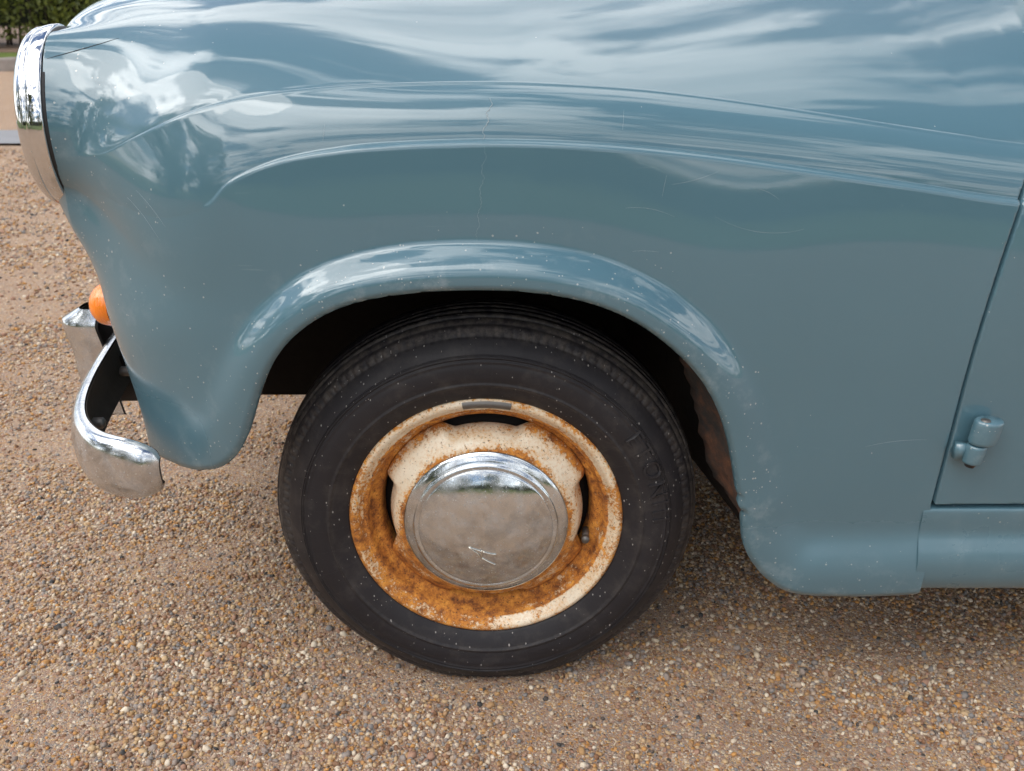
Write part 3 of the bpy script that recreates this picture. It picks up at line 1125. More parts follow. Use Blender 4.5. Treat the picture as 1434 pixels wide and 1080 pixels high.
VD, FD = disc()
dsc = mesh_obj('wheel_disc', VD, FD, M_disc, wheel)
rr = np.hypot(VD[:, 0], VD[:, 2])
za_ = VD[:, 2] / np.maximum(rr, 1e-4)
attr(dsc, 'rust', np.clip(0.15 + 0.35 * np.exp(-((rr - 0.1095) / 0.006) ** 2) + 0.30 * sstep(0.132, 0.145, rr) + 0.22 * sstep(0.2, -0.6, za_), 0, 1))
# hub cap
cp_prof = np.vstack([[(0.1030, 0.0060)], catmull([(.1095, .0020), (.1108, -.0005), (.1104, -.0028), (.1072, -.0055), (.1020, -.0082), (.0985, -.0096)], 5)[:-1],
                     catmull([(.0970, -.0104), (.0955, -.0120), (.0938, -.0129), (.0920, -.0129), (.0905, -.0123)], 4)[:-1],
                     catmull([(.0893, -.0126), (.0875, -.0146), (.072, -.0206), (.052, -.0258), (.032, -.0291), (.012, -.0306), (.0001, -.0308)], 6)])
V, F = lathe(cp_prof, 160)
cap = mesh_obj('hub_cap', V, F, M_cap, wheel)


def cap_y(x, z):
    r = math.hypot(x, z)
    o = np.argsort(cp_prof[:, 0])
    return float(np.interp(r, cp_prof[o, 0], cp_prof[o, 1]))


strokes = [[(-.0225, -.018), (-.008, -.0235), (-.0045, -.025)], [(-.0035, -.0252), (.006, -.0285), (.014, -.0300)],
           [(-.0215, -.019), (-.012, -.0275), (-.0055, -.0370)], [(-.0045, -.0365), (.004, -.0430), (.0135, -.0490)], [(-.005, -.0225), (-.0052, -.0355)]]
parts = []
for st in strokes:
    q = catmull(st, 5)
    parts.append(tube([(x, cap_y(x, z) - 0.0008, z) for x, z in q], 0.0008, 6))
v, f = merge(*parts)
mesh_obj('hub_emblem', v, f, simple('bright_emblem', (0.75, 0.73, 0.66), 0.25, 1.0), wheel)
# valve and balance weight
v, f = tube([(0.1385, 0.040, -0.036), (0.1365, 0.018, -0.0355)], [0.0048, 0.0048], 12)
v2, f2 = tube([(0.1365, 0.018, -0.0355), (0.1358, 0.011, -0.0353)], [0.0058, 0.0052], 12)
v, f = merge((v, f), (v2, f2))
mesh_obj('valve', v, f, M_steel, wheel)
V = []
aa = np.radians(np.linspace(79, 99, 14))
for t in aa:
    for r, y in ((.1700, .0046), (.1722, .0010), (.1755, -.0022), (.1795, -.0026), (.1822, -.0002)):
        V.append((r * math.cos(t), y, r * math.sin(t)))
mesh_obj('balance_weight', V, grid_faces(len(aa), 5), M_steel, wheel)
# raised lettering on the sidewall
o_prof = prof[:70]


def side_y(r):
    return float(np.interp(r, o_prof[:, 0], o_prof[:, 1]))


cu = bpy.data.curves.new('lettering', 'FONT')
cu.body = 'ETONIII'
cu.size = 0.034
cu.extrude = 0.0018
cu.space_character = 1.25
cu.resolution_u = 3
to = bpy.data.objects.new('lettering', cu)
C.objects.link(to)
dg_ = bpy.context.evaluated_depsgraph_get()
tm = bpy.data.meshes.new_from_object(to.evaluated_get(dg_))
bpy.data.objects.remove(to)
w = max(v.co.x for v in tm.vertices)
for v in tm.vertices:
    r = 0.2225 + v.co.y
    t = R(37) - v.co.x / 0.235
    v.co = Vector((r * math.cos(t), side_y(r) - 0.0004 - (v.co.z + 0.0018) * 0.6, r * math.sin(t)))
tm.materials.append(M_tyre)
lt = bpy.data.objects.new('tyre_lettering', tm)
C.objects.link(lt)
lt.parent = wheel
# brake drum and hub filling the inside of the wheel
v, f = lathe([(0.001, 0.050), (0.128, 0.050), (0.1425, 0.058), (0.1425, 0.12), (0.001, 0.12)], 48)
mesh_obj('brake_drum', v, f, M_under, wheel)
# the other three wheels, out of frame, share the meshes
for wx, wy, mirr in ((2.02, 0.0, 1), (0.0, 2 * YC, -1), (2.02, 2 * YC, -1)):
    w2 = wheel.copy()
    C.objects.link(w2)
    w2.parent = car
    w2.matrix_local = Matrix.Translation((wx, wy, WZ)) @ Matrix.Diagonal((1, mirr, 1, 1))
    del w2['label']
    for ch in list(wheel.children):
        if ch.name.split('.')[0] in ('tyre', 'wheel_disc', 'hub_cap'):
            c2 = ch.copy()
            C.objects.link(c2)
            c2.parent = w2

# ------------------------------------------------------------------ headlamp
def lamp_obj(name, prof, m, parent, n=96):
    prof = np.array(prof, float)
    prof[:, 0] *= LAMP_R / 0.1055
    prof[:, 1] *= 0.60
    v, f = lathe(prof, n)
    # local frame: +Y of the lathe points backwards into the wing
    Mx = np.stack([LAMP_E1, -LAMP_N, LAMP_E2], 1)
    v = v @ Mx.T
    o = mesh_obj(name, v, f, m, parent)
    return o


bucket = lamp_obj('headlamp', [(0.001, 0.012), (0.095, 0.012), (0.1010, 0.010), (0.1060, 0.004), (0.1060, -0.0030), (0.1015, -0.006)], M_rubber, car)
bucket.location = LAMP_C
lamp_obj('headlamp_ring', list(catmull([(.1010, -.0015), (.1062, -.0020), (.1085, -.0045), (.1088, -.0090), (.1082, -.0180), (.1068, -.0280), (.1052, -.0330)], 5)[:-1])
         + list(catmull([(.1046, -.0345), (.1052, -.0370), (.1042, -.0440), (.1005, -.0530), (.0955, -.0590), (.0905, -.0605), (.0880, -.0570)], 5)), M_chrome, bucket)
lamp_obj('headlamp_lens', catmull([(.0885, -.0570), (.080, -.0660), (.060, -.0740), (.030, -.0790), (.0005, -.0800)], 5), M_glass, bucket)
lamp_obj('reflector', catmull([(.0880, -.0550), (.070, -.030), (.040, -.012), (.0005, -.002)], 5), M_chrome, bucket)
far = bucket.copy()
C.objects.link(far)
far.parent = car
far.matrix_local = Matrix.Translation((LAMP_C[0], 2 * YC - LAMP_C[1], LAMP_C[2])) @ Matrix.Diagonal((1, -1, 1, 1))
for ch in list(bucket.children):
    c2 = ch.copy()
    C.objects.link(c2)
    c2.parent = far

# ------------------------------------------------------------------ bumper, overriders, indicator
pathb = catmull([(-.405, -.040), (-.432, -.0385), (-.463, -.031), (-.495, -.012), (-.525, .025), (-.547, .075), (-.564, .140), (-.578, .22), (-.594, .34), (-.602, .50), (-.606, YC)], 8)
mirp = pathb[::-1][1:].copy()
mirp[:, 1] = 2 * YC - mirp[:, 1]
pathb = np.vstack([pathb, mirp])
tn = np.gradient(pathb, axis=0)
tn /= np.linalg.norm(tn, axis=1)[:, None]
nn = np.stack([-tn[:, 1], tn[:, 0]], -1)           # points outwards / forwards below
nn = np.where(((nn * np.array([1, 0])).sum(1) > 0)[:, None], -nn, nn)
nn[:4] = np.array([-.1, -1.0]) / math.hypot(.1, 1)
cc = pathb.mean(0)
for i in range(len(nn)):
    if nn[i] @ (pathb[i] - np.array([0.2, YC])) < 0:
        nn[i] = -nn[i]
arc = np.concatenate([[0], np.cumsum(np.linalg.norm(np.diff(pathb, axis=0), axis=1))])
endd = np.minimum(arc, arc[-1] - arc)
BZ = 0.367
prof_b = catmull([(-.004, 1.0), (.004, .985), (.011, .86), (.0155, .60), (.018, .25), (.018, -.2), (.0155, -.58), (.010, -.86), (.003, -.985), (-.004, -1.0)], 3)
inner = [(-.0065, -.97), (.0065, -.6), (.0085, 0), (.0065, .6), (-.0065, .97)]
def bumper_rows(pr, zoff=0):
    V = []
    for (o, k) in pr:
        for i in range(len(pathb)):
            e = endd[i]
            hh = 0.0425 * (0.42 + 0.58 * math.sqrt(max(0.0, 1 - (1 - min(e / 0.06, 1)) ** 2)))
            bend = 1 if e > 0.02 else (e / 0.02) ** 0.5
            q = pathb[i] + nn[i] * (o * (0.35 + 0.65 * bend))
            V.append((q[0], q[1], BZ + k * hh + 0.012 * sstep(0.02, 0.5, e)))
    return np.array(V)


Vb = bumper_rows(prof_b)
bumper = mesh_obj('bumper', Vb, grid_faces(len(prof_b), len(pathb)), M_bumper, car)
Vi = bumper_rows(inner)
mesh_obj('bumper_back', Vi, grid_faces(len(inner), len(pathb)), simple('grimy_steel', (0.045, 0.036, 0.030), 0.75, 0, 25, 0.5, 0.5, 120, 0.3), bumper)
for side_s in (1, -1):
    oy = 0.335 if side_s > 0 else 2 * YC - 0.335
    # overrider: a tall chrome horn, hollow and black behind
    zs = np.linspace(0, 1, 22)
    pf = []
    for t in zs:
        z = 0.275 + 0.180 * t
        fwd = -0.678 + 0.022 * abs(t - 0.45) ** 1.3 * 1.2 - 0.018 * sstep(0.5, 0.95, t) + 0.05 * max(0, t - 0.9) / 0.1 * 0.6
        dep = 0.062 * (1 - 0.6 * sstep(0.92, 1.0, t))
        pf.append((fwd, dep, z, 0.033 * (1 - 0.35 * sstep(0.85, 1, t)) * (0.85 + 0.15 * t)))
    V, Vk = [], []
    na = 15
    for fw, dep, z, hw in pf:
        for k in range(na):
            q = math.pi * (k / (na - 1))
            cx_, cy_ = math.sin(q) ** 0.6, math.cos(q)
            V.append((fw + dep * (1 - cx_), oy + hw * (abs(cy_) ** 0.7) * (1 if cy_ > 0 else -1), z))
            Vk.append((fw + 0.004 + dep * (1 - cx_) * 0.98, oy + hw * 0.93 * (abs(cy_) ** 0.7) * (1 if cy_ > 0 else -1), z - 0.002))
    ov = mesh_obj('overrider', V, grid_faces(len(pf), na), M_bumper, bumper)
    mesh_obj('overrider_back', Vk, grid_faces(len(pf), na), M_black, bumper)
    v, f = box_vf(-0.61, -0.45, oy - 0.02, oy + 0.02, 0.345, 0.375)
    mesh_obj('bumper_bracket', v, f, M_black, bumper, smooth=False)
for by, bx in ((0.27, -0.574), (0.09, -0.541)):
    v, f = lathe([(0.0001, 0.010), (0.006, 0.010), (0.008, 0.007), (0.008, -0.006)], 6)
    v = v[:, [1, 0, 2]] + np.array([bx, by, 0.368])
    mesh_obj('bolt', v, f, M_steel, bumper, smooth=False)
# body-coloured apron under the nose
V = []
ay = np.linspace(0.12, 2 * YC - 0.12, 40)
for z, dxx in ((0.43, 0.0), (0.40, -0.006), (0.36, -0.004), (0.325, 0.01), (0.315, 0.03)):
    for y in ay:
        c = 1 - abs((y - YC) / (YC - 0.12)) ** 4
        V.append((-0.475 - 0.02 * c + dxx, y, z))
apron = mesh_obj('apron', V, grid_faces(5, len(ay)), M_paint, car)
attr(apron, 'wear', np.zeros(len(V)))
for sgn_ in (1, -1):
    ly = 0.24 if sgn_ > 0 else 2 * YC - 0.24
    v, f = lathe(catmull([(.0335, .040), (.0335, .004), (.0325, .0), (.0300, -.002)], 4), 32)
    v = v[:, [1, 0, 2]]
    base = mesh_obj('indicator_lamp', v, f, M_rubber, car)
    base.location = (-0.553, ly, 0.490)
    v, f = lathe(catmull([(.0325, -.001), (.0325, -.010), (.0290, -.022), (.0200, -.0315), (.0090, -.0360), (.0002, -.0370)], 5), 40)
    v = v[:, [1, 0, 2]]
    mesh_obj('indicator_lens', v, f[:, ::-1].copy(), M_amber, base)

# ------------------------------------------------------------------ door hinge
def oval_barrel(cx_, cy_, z0, z1, rx, ry, tilt=0.0, n=24):
    pr = [(0.0, 0.0), (0.86, 0.0), (0.97, 0.06), (1.0, 0.16), (1.0, 0.84), (0.97, 0.94), (0.86, 1.0), (0.0, 1.0)]
    V = []
    for s_, t in pr:
        z = z0 + (z1 - z0) * t
        for k in range(n):
            q = 2 * math.pi * k / n
            V.append((cx_ + s_ * rx * math.cos(q) + tilt * t, cy_ + s_ * ry * math.sin(q), z))
    return np.array(V), grid_faces(len(pr), n, True)


hz0, hz1, hz2 = 0.3905, 0.416, 0.4485
v1 = oval_barrel(0.6055, -0.060, hz1 + 0.0008, hz2, 0.0175, 0.0135, 0.003)
hinge = mesh_obj('hinge', v1[0], v1[1], M_paint, door)
v2 = merge(oval_barrel(0.5985, -0.060, hz0, hz1 - 0.0008, 0.0120, 0.0115, 0.002), box_vf(0.577, 0.594, -0.060, -0.050, hz0 + 0.003, hz1 - 0.002))
hk = mesh_obj('hinge_knuckle', v2[0], v2[1], M_paint, door)
v, f = tube([(0.598, -0.060, hz0 + 0.001), (0.597, -0.060, hz0 - 0.006)], [0.0085, 0.0055], 12)
mesh_obj('hinge_pin', v, f, M_rust, door)
v, f = tube([(0.602, -0.063, hz2 - 0.002), (0.602, -0.063, hz2 + 0.0012)], [0.0060, 0.0055], 12)
mesh_obj('hinge_pin', v, f, M_steel, door)
for o in (hinge, hk):
    attr(o, 'wear', np.full(len(o.data.vertices), 0.5))

# ------------------------------------------------------------------ cabin behind the wing, out of frame
def cabin():
    st = [(0.80, 0.0), (0.90, 0.16), (1.05, 0.46), (1.25, 0.53), (1.7, 0.545), (2.1, 0.49), (2.5, 0.22), (2.72, 0.0)]
    q = catmull(st, 5)
    V = []
    for x, h in q:
        for k in range(25):
            a = math.pi * k / 24
            hw = (0.60 - 0.12 * (h / 0.55) ** 1.5)
            c, s_ = math.cos(a), math.sin(a)
            V.append((x, YC - hw * abs(c) ** 0.5 * (1 if c > 0 else -1), 0.86 + h * s_ ** 0.5))
    return np.array(V), grid_faces(len(q), 25)


v, f = cabin()
roof = mesh_obj('cabin', v, f[:, ::-1].copy(), M_paint, car)
attr(roof, 'wear', np.zeros(len(v)))
M_window = simple('dark_window_glass', (0.01, 0.012, 0.012), 0.05)
for sgn_ in (1, -1):
    pts = [(1.02, 0.90), (1.17, 1.27), (1.62, 1.29), (1.66, 0.90)]
    V = []
    for x, z in pts:
        y = 0.085 + 0.30 * (z - 0.9) * 0.45
        V.append((x, (y - 0.012) if sgn_ > 0 else 2 * YC - y + 0.012, z))
    mesh_obj('side_window', V, [(0, 1, 2, 3)] if sgn_ < 0 else [(3, 2, 1, 0)], M_window, roof, smooth=False)
q = np.array([[(0.82 + 0.26 * t, YC + w_ * (0.50 - 0.06 * t), 0.945 + 0.36 * t) for w_ in np.linspace(-1, 1, 9)] for t in np.linspace(0.1, 0.92, 6)])
q[..., 0] -= 0.10 * (1 - np.linspace(-1, 1, 9) ** 2)[None]
mesh_obj('windscreen', q.reshape(-1, 3), grid_faces(6, 9), M_window, roof)
# body side behind the door, with the far side closed as well
V = []
zz = [0.30, 0.45, 0.60, 0.75, 0.88]
yy = [-0.045, -0.052, -0.045, -0.02, 0.08]
rx = np.linspace(1.625, 2.85, 14)
for z, y in zip(zz, yy):
    for x in rx:
        V.append((x, y + 0.30 * max(0, (x - 2.3) / 0.55) ** 2, z - 0.12 * max(0, (x - 2.3) / 0.55) ** 2 * (z > 0.7)))
V = np.array(V)
V2 = V.copy()
V2[:, 1] = 2 * YC - V2[:, 1]
f = grid_faces(len(zz), len(rx))
rq = mesh_obj('rear_quarter', np.vstack([V, V2]), np.vstack([f, f[:, ::-1] + len(V)]), M_paint, car)
attr(rq, 'wear', np.zeros(2 * len(V)))
far_door = bpy.data.objects.new('door', door.data)
C.objects.link(far_door)
far_door.parent = car
far_door.matrix_local = Matrix.Translation((0, 2 * YC, 0)) @ Matrix.Diagonal((1, -1, 1, 1))

# ------------------------------------------------------------------ short seam where wing and bonnet meet behind the headlamp
from mathutils.bvhtree import BVHTree
bm_v = [v.co.copy() for v in wing.data.vertices]
bvh = BVHTree.FromPolygons(bm_v, [tuple(p.vertices) for p in wing.data.polygons])


def on_wing(x, z):
    return bvh.ray_cast(Vector((x, -1.0, z)), Vector((0, 1, 0)))


def surface_line(name, pts, rad, m, jit=0.0, axis='y'):
    out = []
    for x, z in pts:
        if axis == 'y':
            h = on_wing(x + random.uniform(-jit, jit), z)
        else:
            h = bvh.ray_cast(Vector((x, z, 1.5)), Vector((0, 0, -1)))
        if h[0] is not None:
            out.append(h[0] + h[1] * (0.00005 if h[1].y < 0 or h[1].z > 0 else -0.00005))
    if len(out) < 3:
        return
    n_ = len(out)
    rr_ = [rad * (0.35 + 0.65 * math.sin(math.pi * (i + 0.5) / n_)) * random.uniform(0.7, 1.2) for i in range(n_)]
    v_, f_ = tube(np.array(out), rr_, 5)
    mesh_obj(name, v_, f_, m, wing)


M_chalk = simple('bare_filler', (0.28, 0.33, 0.35), 0.8)
M_scratch = simple('scratch', (0.26, 0.32, 0.35), 0.5)
random.seed(3)
zz_ = np.linspace(0.812, 0.772, 26)
surface_line('paint_crack', [(0.013 - 0.25 * (0.812 - z) + 0.002 * math.sin(z * 400), z) for z in zz_], 0.00045, M_chalk, 0.0010)
zz_ = np.linspace(0.766, 0.664, 46)
surface_line('paint_crack', [(0.006 - 0.10 * (0.766 - z) + 0.0015 * math.sin(z * 260), z) for z in zz_], 0.00015, M_scratch, 0.0010)
for x0_, z0_, x1_, z1_, bend_ in ((0.16, 0.700, 0.215, 0.690, 0.004), (0.21, 0.725, 0.26, 0.738, -0.002), (0.20, 0.712, 0.204, 0.735, 0.001), (0.26, 0.690, 0.36, 0.676, -0.010), (0.30, 0.720, 0.33, 0.708, 0.003),
                                  (0.17, 0.652, 0.20, 0.651, 0.001), (0.47, 0.405, 0.545, 0.414, 0.003), (0.155, 0.78, 0.157, 0.80, 0.0), (-0.17, 0.77, -0.168, 0.786, 0.0), (-0.41, 0.70, -0.37, 0.655, 0.004), (-0.395, 0.71, -0.36, 0.672, 0.003)):
    t_ = np.linspace(0, 1, 14)
    surface_line('scratch', [(x0_ + (x1_ - x0_) * t, z0_ + (z1_ - z0_) * t + bend_ * 4 * t * (1 - t)) for t in t_], 0.00016, M_scratch)
# seam running back and up from the headlamp: x, y seen from above
surface_line('body_seam', [(-0.503 + 0.075 * t, 0.079 + 0.030 * t) for t in np.linspace(0, 1, 24)], 0.0006, M_rubber, 0, 'z')


# ------------------------------------------------------------------ far hedge, verge stones
def leaf_cloud(name, pts, nrm, size, m, parent, jit=0.9):
    n = len(pts)
    rg = np.random.default_rng(len(pts))
    d = nrm + rg.normal(size=(n, 3)) * jit
    d /= np.linalg.norm(d, axis=1)[:, None]
    a = np.cross(d, rg.normal(size=(n, 3)))
    a /= np.linalg.norm(a, axis=1)[:, None]
    b = np.cross(d, a)
    s_ = (size * rg.uniform(0.6, 1.3, n))[:, None]
    V = np.stack([pts - a * s_, pts + b * s_ * 0.45 + d * s_ * 0.12, pts + a * s_, pts - b * s_ * 0.45 + d * s_ * 0.12], 1).reshape(-1, 3)
    F = np.arange(4 * n).reshape(n, 4)
    o = mesh_obj(name, V, F, m, parent, smooth=False)
    attr(o, 'tone', np.repeat(rg.random(n), 4))
    return o


def leaf_mat(name, dark, lightc):
    m, nt, b = mat(name)
    t = attr_node(nt, 'tone').outputs['Fac']
    c = ramp(nt, t, [(0.0, dark), (0.55, tuple((a + b_) / 2 for a, b_ in zip(dark, lightc))), (0.93, lightc), (1.0, tuple(min(1, x * 1.7) for x in lightc))])
    nt.links.new(c, b.inputs['Base Color'])
    setv(b, Roughness=0.42)
    tr = nt.nodes.new('ShaderNodeBsdfTranslucent')
    nt.links.new(mixc(nt, 0.5, c, (0.20, 0.22, 0.03)), tr.inputs[0])
    mx = nt.nodes.new('ShaderNodeMixShader')
    mx.inputs[0].default_value = 0.55
    nt.links.new(b.outputs[0], mx.inputs[1])
    nt.links.new(tr.outputs[0], mx.inputs[2])
    nt.links.new(mx.outputs[0], nt.nodes['Material Output'].inputs[0])
    return m


M_hedge = leaf_mat('hedge_leaf', (0.10, 0.14, 0.034), (0.27, 0.30, 0.07))
M_tree = leaf_mat('tree_leaf', (0.030, 0.045, 0.014), (0.085, 0.105, 0.030))
M_bark = simple('bark', (0.07, 0.052, 0.038), 0.9, 0, 8, 0.4, 0.8, 30)
M_stone = simple('edging_stone', (0.22, 0.19, 0.17), 0.85, 0, 9, 0.45, 0.8, 25)


def hedge(name, label, x0, x1, y, h, deep, n, size=0.045):
    root = thing(name, label, 'hedge', loc=(0, 0, 0))
    rg = np.random.default_rng(int(abs(x0 * 31)) + 5)
    x = rg.uniform(x0, x1, n)
    zt = rg.uniform(0, 1, n) ** 1.05
    lump = 0.22 * np.sin(x * 2.3) + 0.16 * np.sin(x * 5.1 + 1) + 0.10 * np.sin(x * 11 + zt * 9)
    top = h + 0.18 * np.sin(x * 1.4) + 0.12 * np.sin(x * 4.3)
    z = 0.16 + zt * (top - 0.16)
    prof = np.sqrt(np.clip(1 - ((z - 0.5 * h) / (0.62 * h)) ** 2, 0.35, 1))
    fs = 1 if y > 0 else -1
    yy_ = y - fs * ((deep * 0.5 * prof + lump * 0.5) - np.abs(rg.normal(size=n)) * 0.16)
    pts = np.stack([x, yy_, z], -1)
    nr = np.stack([0 * x, -fs * prof, (z - 0.5 * h) / h + 0.35], -1)
    leaf_cloud('foliage', pts, nr, size, M_hedge, root)
    k = n // 3
    pts2 = np.stack([rg.uniform(x0, x1, k), y + rg.uniform(-0.35, 0.6, k) * deep, h + rg.normal(size=k) * 0.14], -1)
    leaf_cloud('foliage', pts2, np.tile([0, -0.2, 1.0], (k, 1)), size, M_hedge, root)
    # woody stems inside
    xs_ = np.arange(x0, x1, 0.3 if x1 - x0 < 30 else 1.5)
    prt = []
    for xx in xs_:
        for j in range(3):
            bx_, by_ = xx + rg.uniform(-.12, .12), y + rg.uniform(-.2, .25)
            prt.append(tube([(bx_, by_, 0.0), (bx_ + rg.uniform(-.1, .1), by_ + rg.uniform(-.1, .1), 0.4), (bx_ + rg.uniform(-.25, .25), by_ + rg.uniform(-.3, .2), h * 0.9)], [0.022, 0.016, 0.006], 5))
    v_, f_ = merge(*prt)
    mesh_obj('stem', v_, f_, M_bark, root, kind='stuff')
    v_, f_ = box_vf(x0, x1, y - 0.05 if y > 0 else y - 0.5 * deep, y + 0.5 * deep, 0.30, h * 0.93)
    mesh_obj('hedge_dark_core', v_, f_, simple('hedge_dark_core', (0.012, 0.016, 0.007), 0.95), root, smooth=False)  # solid near-black box filling the core of the hedge
    return root


hedge('hedge', 'unseen long hedge added across the lawn to cover the bright horizon in reflections', -45, 45, -34, 3.0, 2.0, 14000, 0.16)  # unseen hedge, added to keep bright horizon sky out of the car's reflections
hedge('hedge', 'dense dark green hedge beyond the grass verge behind the headlamp', -13, 9, 13.0, 2.3, 1.4, 42000)
sx0 = -9.0
k = 0
while sx0 < -1.5:
    ln_ = random.uniform(0.35, 0.75)
    v, f = box_vf(0, ln_ - 0.03, -0.11, 0.11, -0.05, 0.13)
    v = [(a + random.uniform(-.02, .02), b_ + random.uniform(-.02, .02), c + random.uniform(-.03, .02)) for a, b_, c in v]
    if -8 < sx0 < -3.0 or True:
        o = mesh_obj('edging_stone', v, f, M_stone, None, smooth=False)
        o.location = (sx0, 9.6, 0)
        bv = o.modifiers.new('bevel', 'BEVEL')
        bv.width = 0.03
        bv.segments = 2
        o['label'] = 'rough grey edging stone between gravel and grass verge'
        o['category'] = 'edging stone'
        o['group'] = 'edging stones along the verge'
    sx0 += ln_ + random.uniform(0.0, 0.04)


def tree(name, label, x, y, h, rad, seed, n=3200):
    root = thing(name, label, 'tree', group='trees round the drive', loc=(x, y, 0))
    rg = np.random.default_rng(seed)
    prt = [tube([(0, 0, 0), (0.1, 0, h * 0.25), (-0.1, 0.1, h * 0.55), (0, 0, h * 0.85)], [0.045 * h, 0.032 * h, 0.02 * h, 0.005 * h], 10)]
    cl_ = []
    for j in range(26):
        a = rg.uniform(0, 6.28)
        zc_ = h * rg.uniform(0.12, 0.95)
        rr_ = rad * math.sqrt(max(0.05, 1 - ((zc_ / h - 0.58) / 0.44) ** 2)) * rg.uniform(0.35, 0.95)
        c_ = (rr_ * math.cos(a), rr_ * math.sin(a), zc_)
        cl_.append((c_, rad * rg.uniform(0.22, 0.4)))
        prt.append(tube([(0, 0, zc_ * 0.6), (c_[0] * 0.5, c_[1] * 0.5, zc_ * 0.85), c_], [0.012 * h, 0.008 * h, 0.002 * h], 6))
    v_, f_ = merge(*prt)
    mesh_obj('trunk', v_, f_, M_bark, root)
    pts, nr = [], []
    for c_, r_ in cl_:
        m_ = n // len(cl_)
        d = rg.normal(size=(m_, 3))
        d /= np.linalg.norm(d, axis=1)[:, None]
        pts.append(np.array(c_) + d * (r_ * rg.uniform(0.55, 1.08, m_))[:, None] * np.array([1, 1, 0.75]))
        nr.append(d)
    leaf_cloud('crown', np.vstack(pts), np.vstack(nr), 0.2, M_tree, root, 0.6)
    return root


sheet('lawn', -300, -9.5, -7.5, 4.4, 0.012, M_lawn)
tree('broadleaf_tree', 'tall spreading tree on the grass left of the car, mirrored dark beside the headlamp', -14, -6.5, 10, 4.6, 11, 6000)
tree('broadleaf_tree', 'tall narrow tree left of the car, mirrored in the headlamp rim', -12, -12.5, 10, 3.6, 12, 5000)
tree('broadleaf_tree', 'bushy tree left of the car beyond the spreading one', -22, -3.0, 10, 5.0, 13, 5000)
tree('broadleaf_tree', 'tall broad tree mirrored as the dark patch in the wing crest', 1.5, -27, 8.5, 4.2, 1)
tree('broadleaf_tree', 'rounded tree across the lawn mirrored ahead of the wheel arch', -9, -29, 7.5, 4.0, 2)
tree('broadleaf_tree', 'wide tree across the lawn mirrored behind the headlamp', -19, -24, 8.5, 5.0, 3)
tree('broadleaf_tree', 'low bushy tree across the lawn mirrored in the headlamp rim', -30, -18, 7.0, 4.5, 4)
tree('broadleaf_tree', 'slim tree across the lawn mirrored above the door hinge', 17, -31, 7.5, 3.2, 5)
tree('broadleaf_tree', 'dense tree across the lawn mirrored at the rear of the wing', 27, -28, 8.5, 4.6, 6)

# ------------------------------------------------------------------ loose stones on the gravel
def unit_pebbles(k, seed):
    t = (1 + 5 ** 0.5) / 2
    iv = np.array([(-1, t, 0), (1, t, 0), (-1, -t, 0), (1, -t, 0), (0, -1, t), (0, 1, t), (0, -1, -t), (0, 1, -t), (t, 0, -1), (t, 0, 1), (-t, 0, -1), (-t, 0, 1)])
    iv /= np.linalg.norm(iv[0])
    ifc = np.array([(0, 11, 5), (0, 5, 1), (0, 1, 7), (0, 7, 10), (0, 10, 11), (1, 5, 9), (5, 11, 4), (11, 10, 2), (10, 7, 6), (7, 1, 8), (3, 9, 4), (3, 4, 2), (3, 2, 6), (3, 6, 8), (3, 8, 9), (4, 9, 5), (2, 4, 11), (6, 2, 10), (8, 6, 7), (9, 8, 1)])
    rg = np.random.default_rng(seed)
    out = []
    for _ in range(k):
        s_ = np.array([1, rg.uniform(0.6, 0.95), rg.uniform(0.5, 0.8)])
        out.append(iv * rg.uniform(0.78, 1.18, (12, 1)) * s_)
    return out, ifc


base_p, base_f = unit_pebbles(40, 11)


def scatter(n, x0, x1, y0, y1, r_lo, r_hi, power, seed, keep=None):
    rg = np.random.default_rng(seed)
    x, y = rg.uniform(x0, x1, n), rg.uniform(y0, y1, n)
    r = r_lo + (r_hi - r_lo) * rg.random(n) ** power
    if keep is not None:
        k = keep(x, y, rg)
        x, y, r = x[k], y[k], r[k]
    return x, y, r


def clump(x, y, rg):
    v_ = np.zeros_like(x)
    r2 = np.random.default_rng(21)
    for _ in range(14):
        f = r2.uniform(5, 26)
        a = r2.uniform(0, 6.28)
        v_ += np.sin(f * (x * math.cos(a) + y * math.sin(a)) + r2.uniform(0, 6.28))
    return rg.random(len(x)) < np.clip(0.58 + v_ * 0.15, 0.14, 1)


def under_tyre(x, y):
    return (np.abs(x) < 0.095) & (y > -0.012) & (y < 0.13)


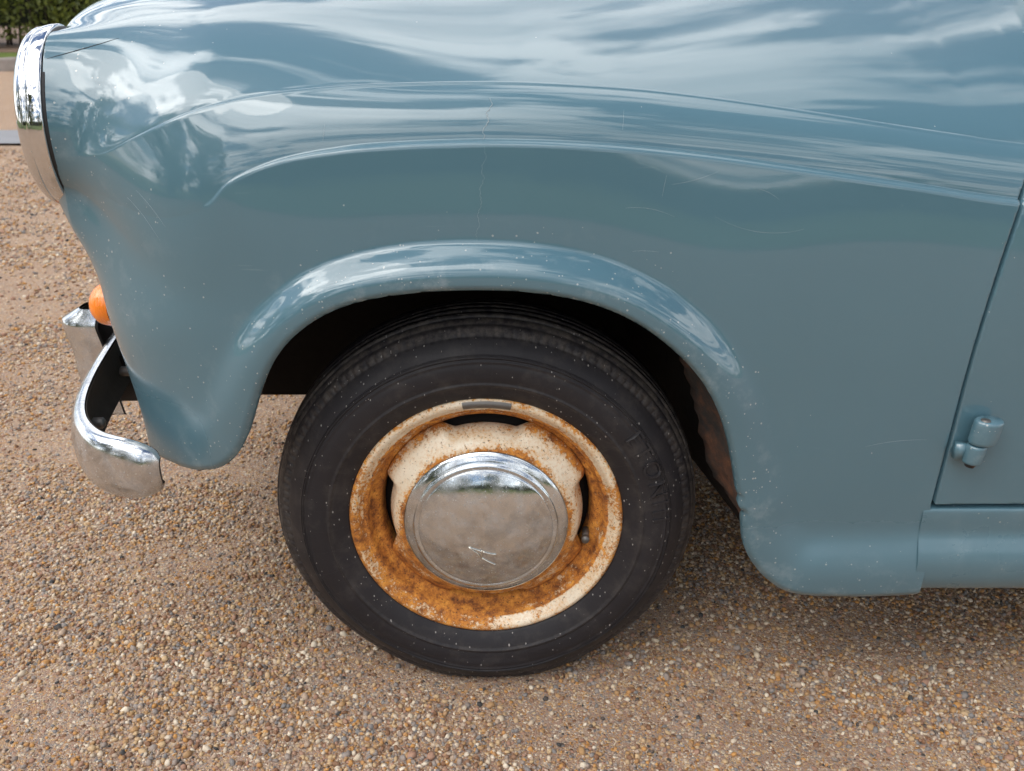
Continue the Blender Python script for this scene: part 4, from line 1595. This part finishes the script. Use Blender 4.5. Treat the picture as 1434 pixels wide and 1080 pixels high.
sets = [scatter(88000, -0.95, 0.98, -0.24, 0.55, 0.0013, 0.0052, 1.9, 1, clump),
        scatter(34000, -1.7, -0.2, 0.35, 1.5, 0.0020, 0.0060, 2.0, 2, clump),
        scatter(40000, -3.3, -0.9, 1.3, 4.5, 0.0040, 0.0095, 1.6, 3, clump),
        scatter(9000, -0.2, 1.0, 0.45, 1.3, 0.002, 0.0055, 2.0, 4, clump)]
x = np.concatenate([q[0] for q in sets])
y = np.concatenate([q[1] for q in sets])
r = np.concatenate([q[2] for q in sets])
k = ~under_tyre(x, y)
x, y, r = x[k], y[k], r[k]
n = len(x)
rg = np.random.default_rng(5)
bi = rg.integers(0, len(base_p), n)
ang = rg.uniform(0, 6.28, n)
tx_, ty_ = rg.normal(0, 0.25, n), rg.normal(0, 0.25, n)
PB = np.array(base_p)[bi] * r[:, None, None]
ca, sa = np.cos(ang)[:, None], np.sin(ang)[:, None]
px_, py_, pz_ = PB[..., 0], PB[..., 1], PB[..., 2]
pz_ = pz_ + tx_[:, None] * px_ + ty_[:, None] * py_
vx = ca * px_ - sa * py_ + x[:, None]
vy = sa * px_ + ca * py_ + y[:, None]
vz = pz_ + (ground_z(x, y) + r * rg.uniform(0.05, 0.38, n))[:, None]
V = np.stack([vx, vy, vz], -1).reshape(-1, 3)
F = (base_f[None] + (np.arange(n) * 12)[:, None, None]).reshape(-1, 3)
grit = mesh_obj('grit', V, F, M_grit, ground, kind='stuff')
attr(grit, 'tone', np.repeat(rg.random(n), 12))
# the largest pebbles near the camera, each on its own
pm = []
for i in range(12):
    me = bpy.data.meshes.new('pebble')
    me.from_pydata([tuple(p) for p in base_p[i]], [], [tuple(int(a) for a in q) for q in base_f])
    me.polygons.foreach_set('use_smooth', np.ones(len(me.polygons), dtype=bool))
    me.materials.append(M_pebble)
    me.update()
    pm.append(me)
x, y, r = scatter(2200, -0.72, 0.85, -0.215, 0.16, 0.0048, 0.0088, 1.9, 9, clump)
k = ~under_tyre(x, y) & ~((x > 0.33) & (y > 0.14))
x, y, r = x[k][:300], y[k][:300], r[k][:300]
gz = ground_z(x, y)
for i in range(len(x)):
    o = bpy.data.objects.new('pebble', pm[i % 12])
    C.objects.link(o)
    o.parent = ground
    o.location = (x[i], y[i], gz[i] + r[i] * 0.22)
    o.scale = (r[i], r[i], r[i])
    o.rotation_euler = (random.uniform(-.3, .3), random.uniform(-.3, .3), random.uniform(0, 6.28))
